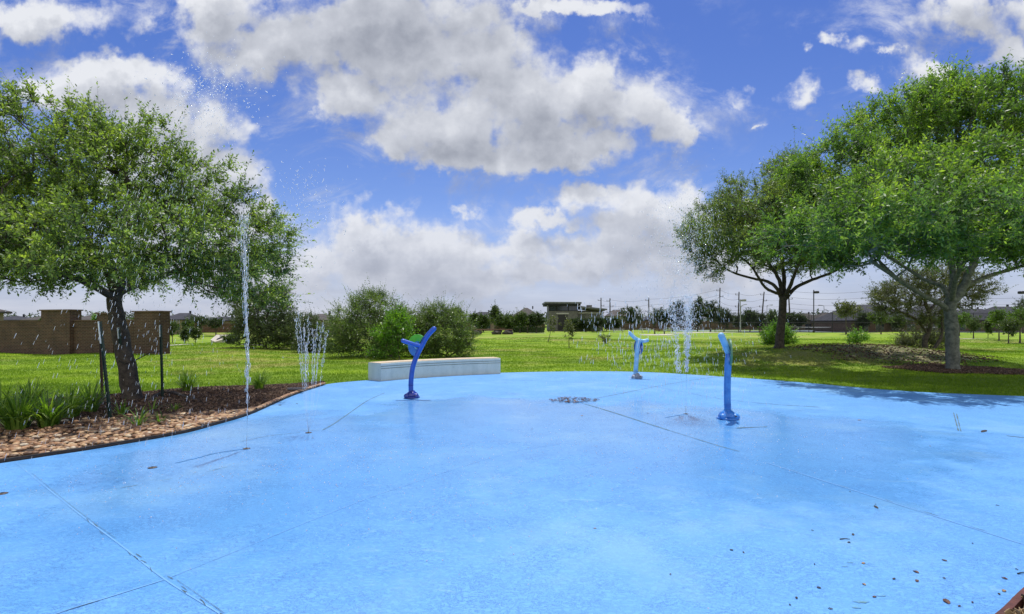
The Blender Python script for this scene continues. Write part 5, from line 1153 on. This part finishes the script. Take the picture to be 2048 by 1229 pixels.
# ---------------------------------------------------------------- poles, lamps, wires
def upole(label, px, top, d, lean=0.0, arms=4):
    x = (px-CX)/F*d; zt = H+(HY-top)/F*d; b = np.array((x, d, -.1)); t_ = np.array((x+lean, d, zt)); root = thing('utility_pole', label, 'utility pole', b, 'tall utility poles beyond the park')
    m = MB(); m.tube([b, (b+t_)/2, t_], [.30, .26, .20], 8); m.build('pole', M['pole_wood'], root)
    for k in range(arms):
        z = zt-1.2-k*2.3; xx = x+lean*(z/zt); s_ = 1 if k % 2 else -1; m = MB(); m.box((xx+s_*.6, d, z), (1.5, .16, .16)); m.lathe((xx+s_*1.25, d, z+.08), [(.08, 0), (.13, .12), (.06, .3), (.12, .42), (.03, .5)], 8); m.build('insulator_arm', M['pole_wood'], root)
    return np.array((x, d, zt))
UP = [('leftmost tall utility pole directly above the pavilion wing',1202,596,235,0,4),('utility pole just right of the pavilion',1220,597,225,0,4),('utility pole left of the wide jet trees',1297.5,596,230,0,3),
      ('tall pole rising above the round trees right of the wide jet',1438,576,215,.4,2),('utility pole beside the arched double lamp',1476,584,210,.4,4),('leaning utility pole left of the mound tree trunk',1522,584,210,1.2,4),
      ('utility pole just right of the mound tree trunk',1581,580,205,-.8,2),('utility pole hidden behind the crooked tree crown',1750,578,200,0,2),('utility pole behind the dark roof right of the largest trunk',1944,595,200,0,3)]
tops = [upole(*u) for u in UP]
m = MB(); far_l = np.array((-150., 260., 11.)); far_r = np.array((260., 190., 15.5))
chain = [tops[0], tops[1], tops[2], tops[3], tops[4], tops[5], tops[6], tops[7], tops[8], far_r]
for dz in (-.6, -2.9, -5.2, -7.0):
    for a, b in zip(chain[:-1], chain[1:]):
        P = [a+(b-a)*t+np.array((0, -.3, dz-4*t*(1-t)*.9)) for t in np.linspace(0, 1, 9)]; m.tube(P, .035, 4)
o = m.build('power_lines', M['black'], None); tag(o, 'thin power lines strung between the far utility poles', 'power lines')
def lamp(label, px, top, d, armpx, style='box', col='black', dbl=False, name='street_lamp', hpx=9):
    x = (px-CX)/F*d; zt = H+(HY-top)/F*d; s = 1/F*d; b = np.array((x, d, -.05)); root = thing(name, label, 'street lamp', b, 'lamp posts around the far courts')
    m = MB(); r = .11 if style == 'box' else .08; R_a = abs(armpx)*s; sg = 1 if armpx > 0 else -1
    m.tube([b, b+np.array((0, 0, .5))], r*1.8, 8); m.tube(catmull([b, (x, d, zt-R_a*.6), (x+sg*R_a*.12, d, zt-R_a*.15), (x+sg*R_a*.5, d, zt), (x+sg*R_a, d, zt)], 6), r*.8, 8); pl = m.build('pole', M[col], root, smooth=True)
    m = MB(); 
    if style == 'box': m.box((x+sg*(R_a+hpx*s/2-.2), d, zt), (hpx*s, .7, .42), bev=.08)
    else: m.box((x+sg*(R_a+hpx*s/2-.2), d, zt), (hpx*s, .35, .22), bev=.05)
    m.build('lamp_head', M[col], root)
    if dbl: m = MB(); m.tube(catmull([(x+.5, d+1, 0), (x+.5, d+1, zt-1.6), (x+.8, d+1, zt-.9), (x+1.6, d+1, zt-.7)], 6), .07, 6); m.build('rear_arm', M[col], root)
lamp('tall court lamp with box head right of the mound tree trunk', 1627.5, 585, 99, 2.5, hpx=9); lamp('arched grey lamp with dark head above the trees', 1480.5, 601, 99, 5, dbl=True, col='lamp_grey', hpx=8)
lamp('slender far street lamp right of the leaning utility pole', 1534, 610.5, 140, 9, 'thin', 'lamp_grey', hpx=4); lamp('slender far street lamp right of the tall court lamp', 1648, 611, 140, -9, 'thin', 'lamp_grey', hpx=4)
lamp('lamp head entering at the right edge of the view', 2078, 585.5, 80, -32, hpx=10); lamp('tiny far street lamp beside the double arched lamp', 1502, 616, 170, -6, 'thin', 'lamp_grey', hpx=3)
lamp('tiny far street lamp behind the left roofs', 62, 630, 190, 6, 'thin', 'lamp_grey', hpx=3); lamp('far street lamp right of the tall wall pillar', 155, 621, 150, 8, 'thin', 'lamp_grey', hpx=4)
lamp('small far lamp between the two centre roofs', 1034, 616, 170, -3, 'thin', 'lamp_grey', hpx=2)
# ---------------------------------------------------------------- tennis courts
m = MB(); m.add([(38, 103, .02), (118, 103, .02), (118, 138, .02), (38, 138, .02), (38, 103, -.2), (118, 103, -.2), (118, 138, -.2), (38, 138, -.2)], [(0, 1, 2, 3), (0, 4, 5, 1), (1, 5, 6, 2), (2, 6, 7, 3), (3, 7, 4, 0)])
o = m.build('tennis_court', M['court'], None); tag(o, 'grey green tennis court surface beyond the lawn', 'tennis court', kind='structure')
def net(label, px0, px1, d, h=1.05):
    x0, x1 = (px0-CX)/F*d, (px1-CX)/F*d; root = thing('tennis_net', label, 'net', ((x0+x1)/2, d, 0), 'tennis nets on the courts'); m = MB()
    k = 14; V = []
    for i in range(k+1):
        t = i/k; z = h+.06-.14*math.sin(math.pi*t); V += [(x0+(x1-x0)*t, d-.02, z-.13), (x0+(x1-x0)*t, d-.02, z), (x0+(x1-x0)*t, d+.02, z), (x0+(x1-x0)*t, d+.02, z-.13)]
    m.add(V, [(4*i+q, 4*i+4+q, 4*i+4+(q+1) % 4, 4*i+(q+1) % 4) for i in range(k) for q in range(4)]); m.build('headband', M['white'], root)
    m = MB()
    for i in range(int((x1-x0)/.16)): m.tube([(x0+i*.16, d, .03), (x0+i*.16, d, h-.16)], .012, 3, caps=False)
    for z in (.1, .3, .5, .7): m.tube([(x0, d, z), (x1, d, z)], .02, 3, caps=False)
    m.build('netting', M['net'], root)
    for x in (x0, x1): m = MB(); m.tube([(x, d, 0), (x, d, h+.1)], .06, 8); m.build('post', M['fence_mesh'], root)
net('tennis net nearest the mound tree trunk', 1572, 1694, 112, 1.02); net('second tennis net between the court trees and the crooked tree', 1757, 1830, 112, 1.02); net('third tennis net mostly behind the largest tree', 1838, 1900, 112, 1.02)
def fence(label, A, B, h, step, mat='fence_mesh', lattice=.22):
    A = np.array(A, float); B = np.array(B, float); L = np.linalg.norm(B-A); u = (B-A)/L; root = thing('chain_fence', label, 'fence', (*(A+B)/2, 0))
    for k in range(int(L/step)+1): p = A+u*k*step; m = MB(); m.tube([(p[0], p[1], -.1), (p[0], p[1], h+.1)], .055, 6); m.build('post', M[mat], root)
    m = MB()
    for z in (.08, h/2, h): m.tube([(A[0], A[1], z), (B[0], B[1], z)], .04, 5)
    m.build('rail', M[mat], root)
    m = MB(); nvert = int(L/lattice)
    P0 = np.array([np.append(A+u*i*lattice, .1) for i in range(nvert)]); P1 = P0+np.array((0, 0, h-.15)); sh = np.array([*u*h*.35, 0])
    V_, F_ = frusta(P0, P1+sh, np.full(nvert, .012), np.full(nvert, .012), 3); V2, F2 = frusta(P0+sh, P1, np.full(nvert, .012), np.full(nvert, .012), 3)
    mesh_obj('wire_mesh', np.vstack([V_, V2]), np.vstack([F_, F2+len(V_)]), M[mat], root)
fence('tall dark chain link fence on the near side of the tennis courts', (38, 103), (120, 103), 3.6, 4.4); fence('tall dark chain link fence on the far side of the tennis courts', (36, 139), (128, 139), 3.6, 4.4)
fence('dark fence between the pavilion and the tennis courts', (24, 135), (36.5, 137.5), 3.2, 3.0)
def board_fence(label, px0, px1, d, h, mat='wood_fence'):
    x0, x1 = (px0-CX)/F*d, (px1-CX)/F*d; root = thing('wooden_fence', label, 'fence', ((x0+x1)/2, d, 0)); m = MB(); n_ = int((x1-x0)/.9)
    for i in range(n_): w_ = (x1-x0)/n_; m.box((x0+w_*(i+.5), d+.02*(i % 2), h/2-.1), (w_-.03, .05, h*(.98+.03*random.random())+.2))
    m.build('boards', M[mat], root); m = MB(); m.box(((x0+x1)/2, d-.06, h*.8), (x1-x0, .05, .09)); m.box(((x0+x1)/2, d-.06, h*.3), (x1-x0, .05, .09)); m.build('rail', M[mat], root)
board_fence('brown board fence behind the tennis courts', 1545, 2100, 148, 2.0); board_fence('far brown board fence beyond the culvert', 345, 480, 112, 1.7); board_fence('dark far fence behind the picnic tables', 1215, 1545, 150, 2.4, 'wall_brick_far'); board_fence('far board fence left of the pavilion', 930, 1090, 142, 1.8)
# picnic tables, benches, path slabs
def picnic(label, px, d, w_=2.6, z=.75, wood='table'):
    x = (px-CX)/F*d; g_ = tz(x, d); root = thing('picnic_table', label, 'picnic table', (x, d, g_), 'picnic tables on the far lawn'); m = MB(); m.box((x, d, g_+z), (w_, .8, .07)); m.build('table_top', M[wood], root)
    for s_ in (-1, 1): m = MB(); m.box((x, d+s_*.75, g_+.45), (w_, .28, .06)); m.build('seat', M[wood], root)
    for s_ in (-1, 1): m = MB(); m.tube([(x+s_*w_*.35, d-.75, g_+.42), (x+s_*w_*.35, d-.2, g_+.72)], .04, 6); m.tube([(x+s_*w_*.35, d+.75, g_+.42), (x+s_*w_*.35, d+.2, g_+.72)], .04, 6); m.tube([(x+s_*w_*.35, d, g_), (x+s_*w_*.35, d, g_+.74)], .06, 6); m.build('leg', M[wood], root)
picnic('grey picnic table right of the pavilion, left one', 1236, 104, 2.3); picnic('grey picnic table right of the pavilion, middle one', 1291, 106, 1.9); picnic('grey picnic table behind the wide right jet', 1345, 108, 2.2)
def pbench(label, px, d, w_=1.9):
    x = (px-CX)/F*d; g_ = tz(x, d); root = thing('park_bench', label, 'bench', (x, d, g_), 'park benches on the far lawn'); m = MB()
    for k in range(3): m.box((x, d-.15+k*.15, g_+.44), (w_, .12, .05))
    m.build('seat', M['bench_wood'], root); m = MB()
    for k in range(3): m.box((x, d+.26, g_+.56+k*.13), (w_, .05, .10))
    m.build('backrest', M['bench_wood'], root)
    for s_ in (-1, 1): m = MB(); m.box((x+s_*w_*.42, d+.02, g_+.21), (.08, .42, .42)); m.build('leg', M['black'], root)
pbench('brown slatted park bench left of the wide jet', 1319, 82, 1.7); pbench('brown park bench left of the lime green bush', 1531, 80, 1.6)
def slabbox(name, label, px0, px1, py, d0, d1, mat='concrete_far', kind='structure'):
    x0, x1 = (px0-CX)/F*d0, (px1-CX)/F*d0; na = 12; m = MB(); xs = np.linspace(x0, x1, na); V = []
    for x in xs:
        for y, dz in ((d0, .03), (d1, .03), (d1, -.1), (d0, -.1)): V.append((x, y, tz(x, y)+dz))
    m.add(V, [(4*i+q, 4*i+4+q, 4*i+4+(q+1) % 4, 4*i+(q+1) % 4) for i in range(na-1) for q in range(4)]+[(0, 1, 2, 3), (4*na-1, 4*na-2, 4*na-3, 4*na-4)])
    o = m.build(name, M[mat], None); tag(o, label, 'path', kind=kind)
slabbox('path', 'concrete path between the picnic tables and far lawn', 1222, 1480, 0, 97, 99.5); slabbox('path', 'pale concrete pad under the brown bench', 1288, 1352, 0, 78, 81.5); slabbox('path', 'pale concrete pad under the bench by the lime bush', 1496, 1545, 0, 76, 79)
slabbox('path', 'short pale path by the pavilion hedge', 1058, 1092, 0, 96, 98.5); slabbox('path', 'concrete path beside the brick wall end', 322, 345, 0, 39, 41.5)
slabbox('path', 'thin path in the far right lawn', 1925, 2090, 0, 55, 56)
# log seat on boulders left of the hedge
root = thing('low_wall_seat', 'long low reddish seat wall under the small far trees', 'seat wall', (Wp(985,660,88)[0], 88, 0)); m = MB(); x0, x1 = (945-CX)/F*88, (1024-CX)/F*88
m.box(((x0+x1)/2, 88, .66), (x1-x0, .5, .16), bev=.03); m.build('seat_slab', M['wood_fence'], root)
for px in (953, 994, 1017): m = MB(); x = (px-CX)/F*88; V, Fs = ICO1; m.add(V*np.array((.9, .5, .42))*(1+.15*rng.normal(size=(len(V), 1)))+np.array((x, 88, .18)), [tuple(f) for f in Fs]); m.build('boulder', M['roof_brown'], root)
# culvert headwall
d = 48.; cx_, cy_ = (448-CX)/F*d, d; gz_ = tz(cx_, cy_); root = thing('culvert_headwall', 'slanted pale concrete culvert headwall with a dark pipe mouth in the left lawn', 'culvert', (cx_, cy_, gz_)); m = MB()
V = [Wp(421,680,d), Wp(430,684,d-.3), Wp(443,680,d-.2), Wp(459,670,d+1.0), Wp(433,670,d+1.2)]; V = V+[v-np.array((0, -.1, .35)) for v in V]
m.add(V, [(0, 1, 2, 3, 4), (0, 5, 6, 1), (1, 6, 7, 2), (2, 7, 8, 3), (3, 8, 9, 4), (4, 9, 5, 0), (9, 8, 7, 6, 5)]); m.build('headwall', M['concrete_far'], root)
ce = (V[1]+V[2]+V[3]+V[4])/4; u1 = V[3]-V[1]; u1 /= np.linalg.norm(u1); nv = np.cross(V[3]-V[1], V[4]-V[2]); nv /= np.linalg.norm(nv); nv = nv if nv[1] < 0 else -nv; u2 = np.cross(nv, u1); na = 20
Vp = [ce+nv*.03+u1*math.cos(a)*.42+u2*math.sin(a)*.12 for a in np.linspace(0, 6.283, na, endpoint=False)]; Vq = [v-nv*.025 for v in Vp]; m = MB(); m.add(Vp+Vq, [tuple(range(na)), tuple(range(2*na-1, na-1, -1))]+[(i, i+na, (i+1) % na+na, (i+1) % na) for i in range(na)]); m.build('pipe_mouth', M['black'], root)
slabbox('path', 'low concrete slab under the tall dark bush', 478, 520, 0, 38.5, 39.6)
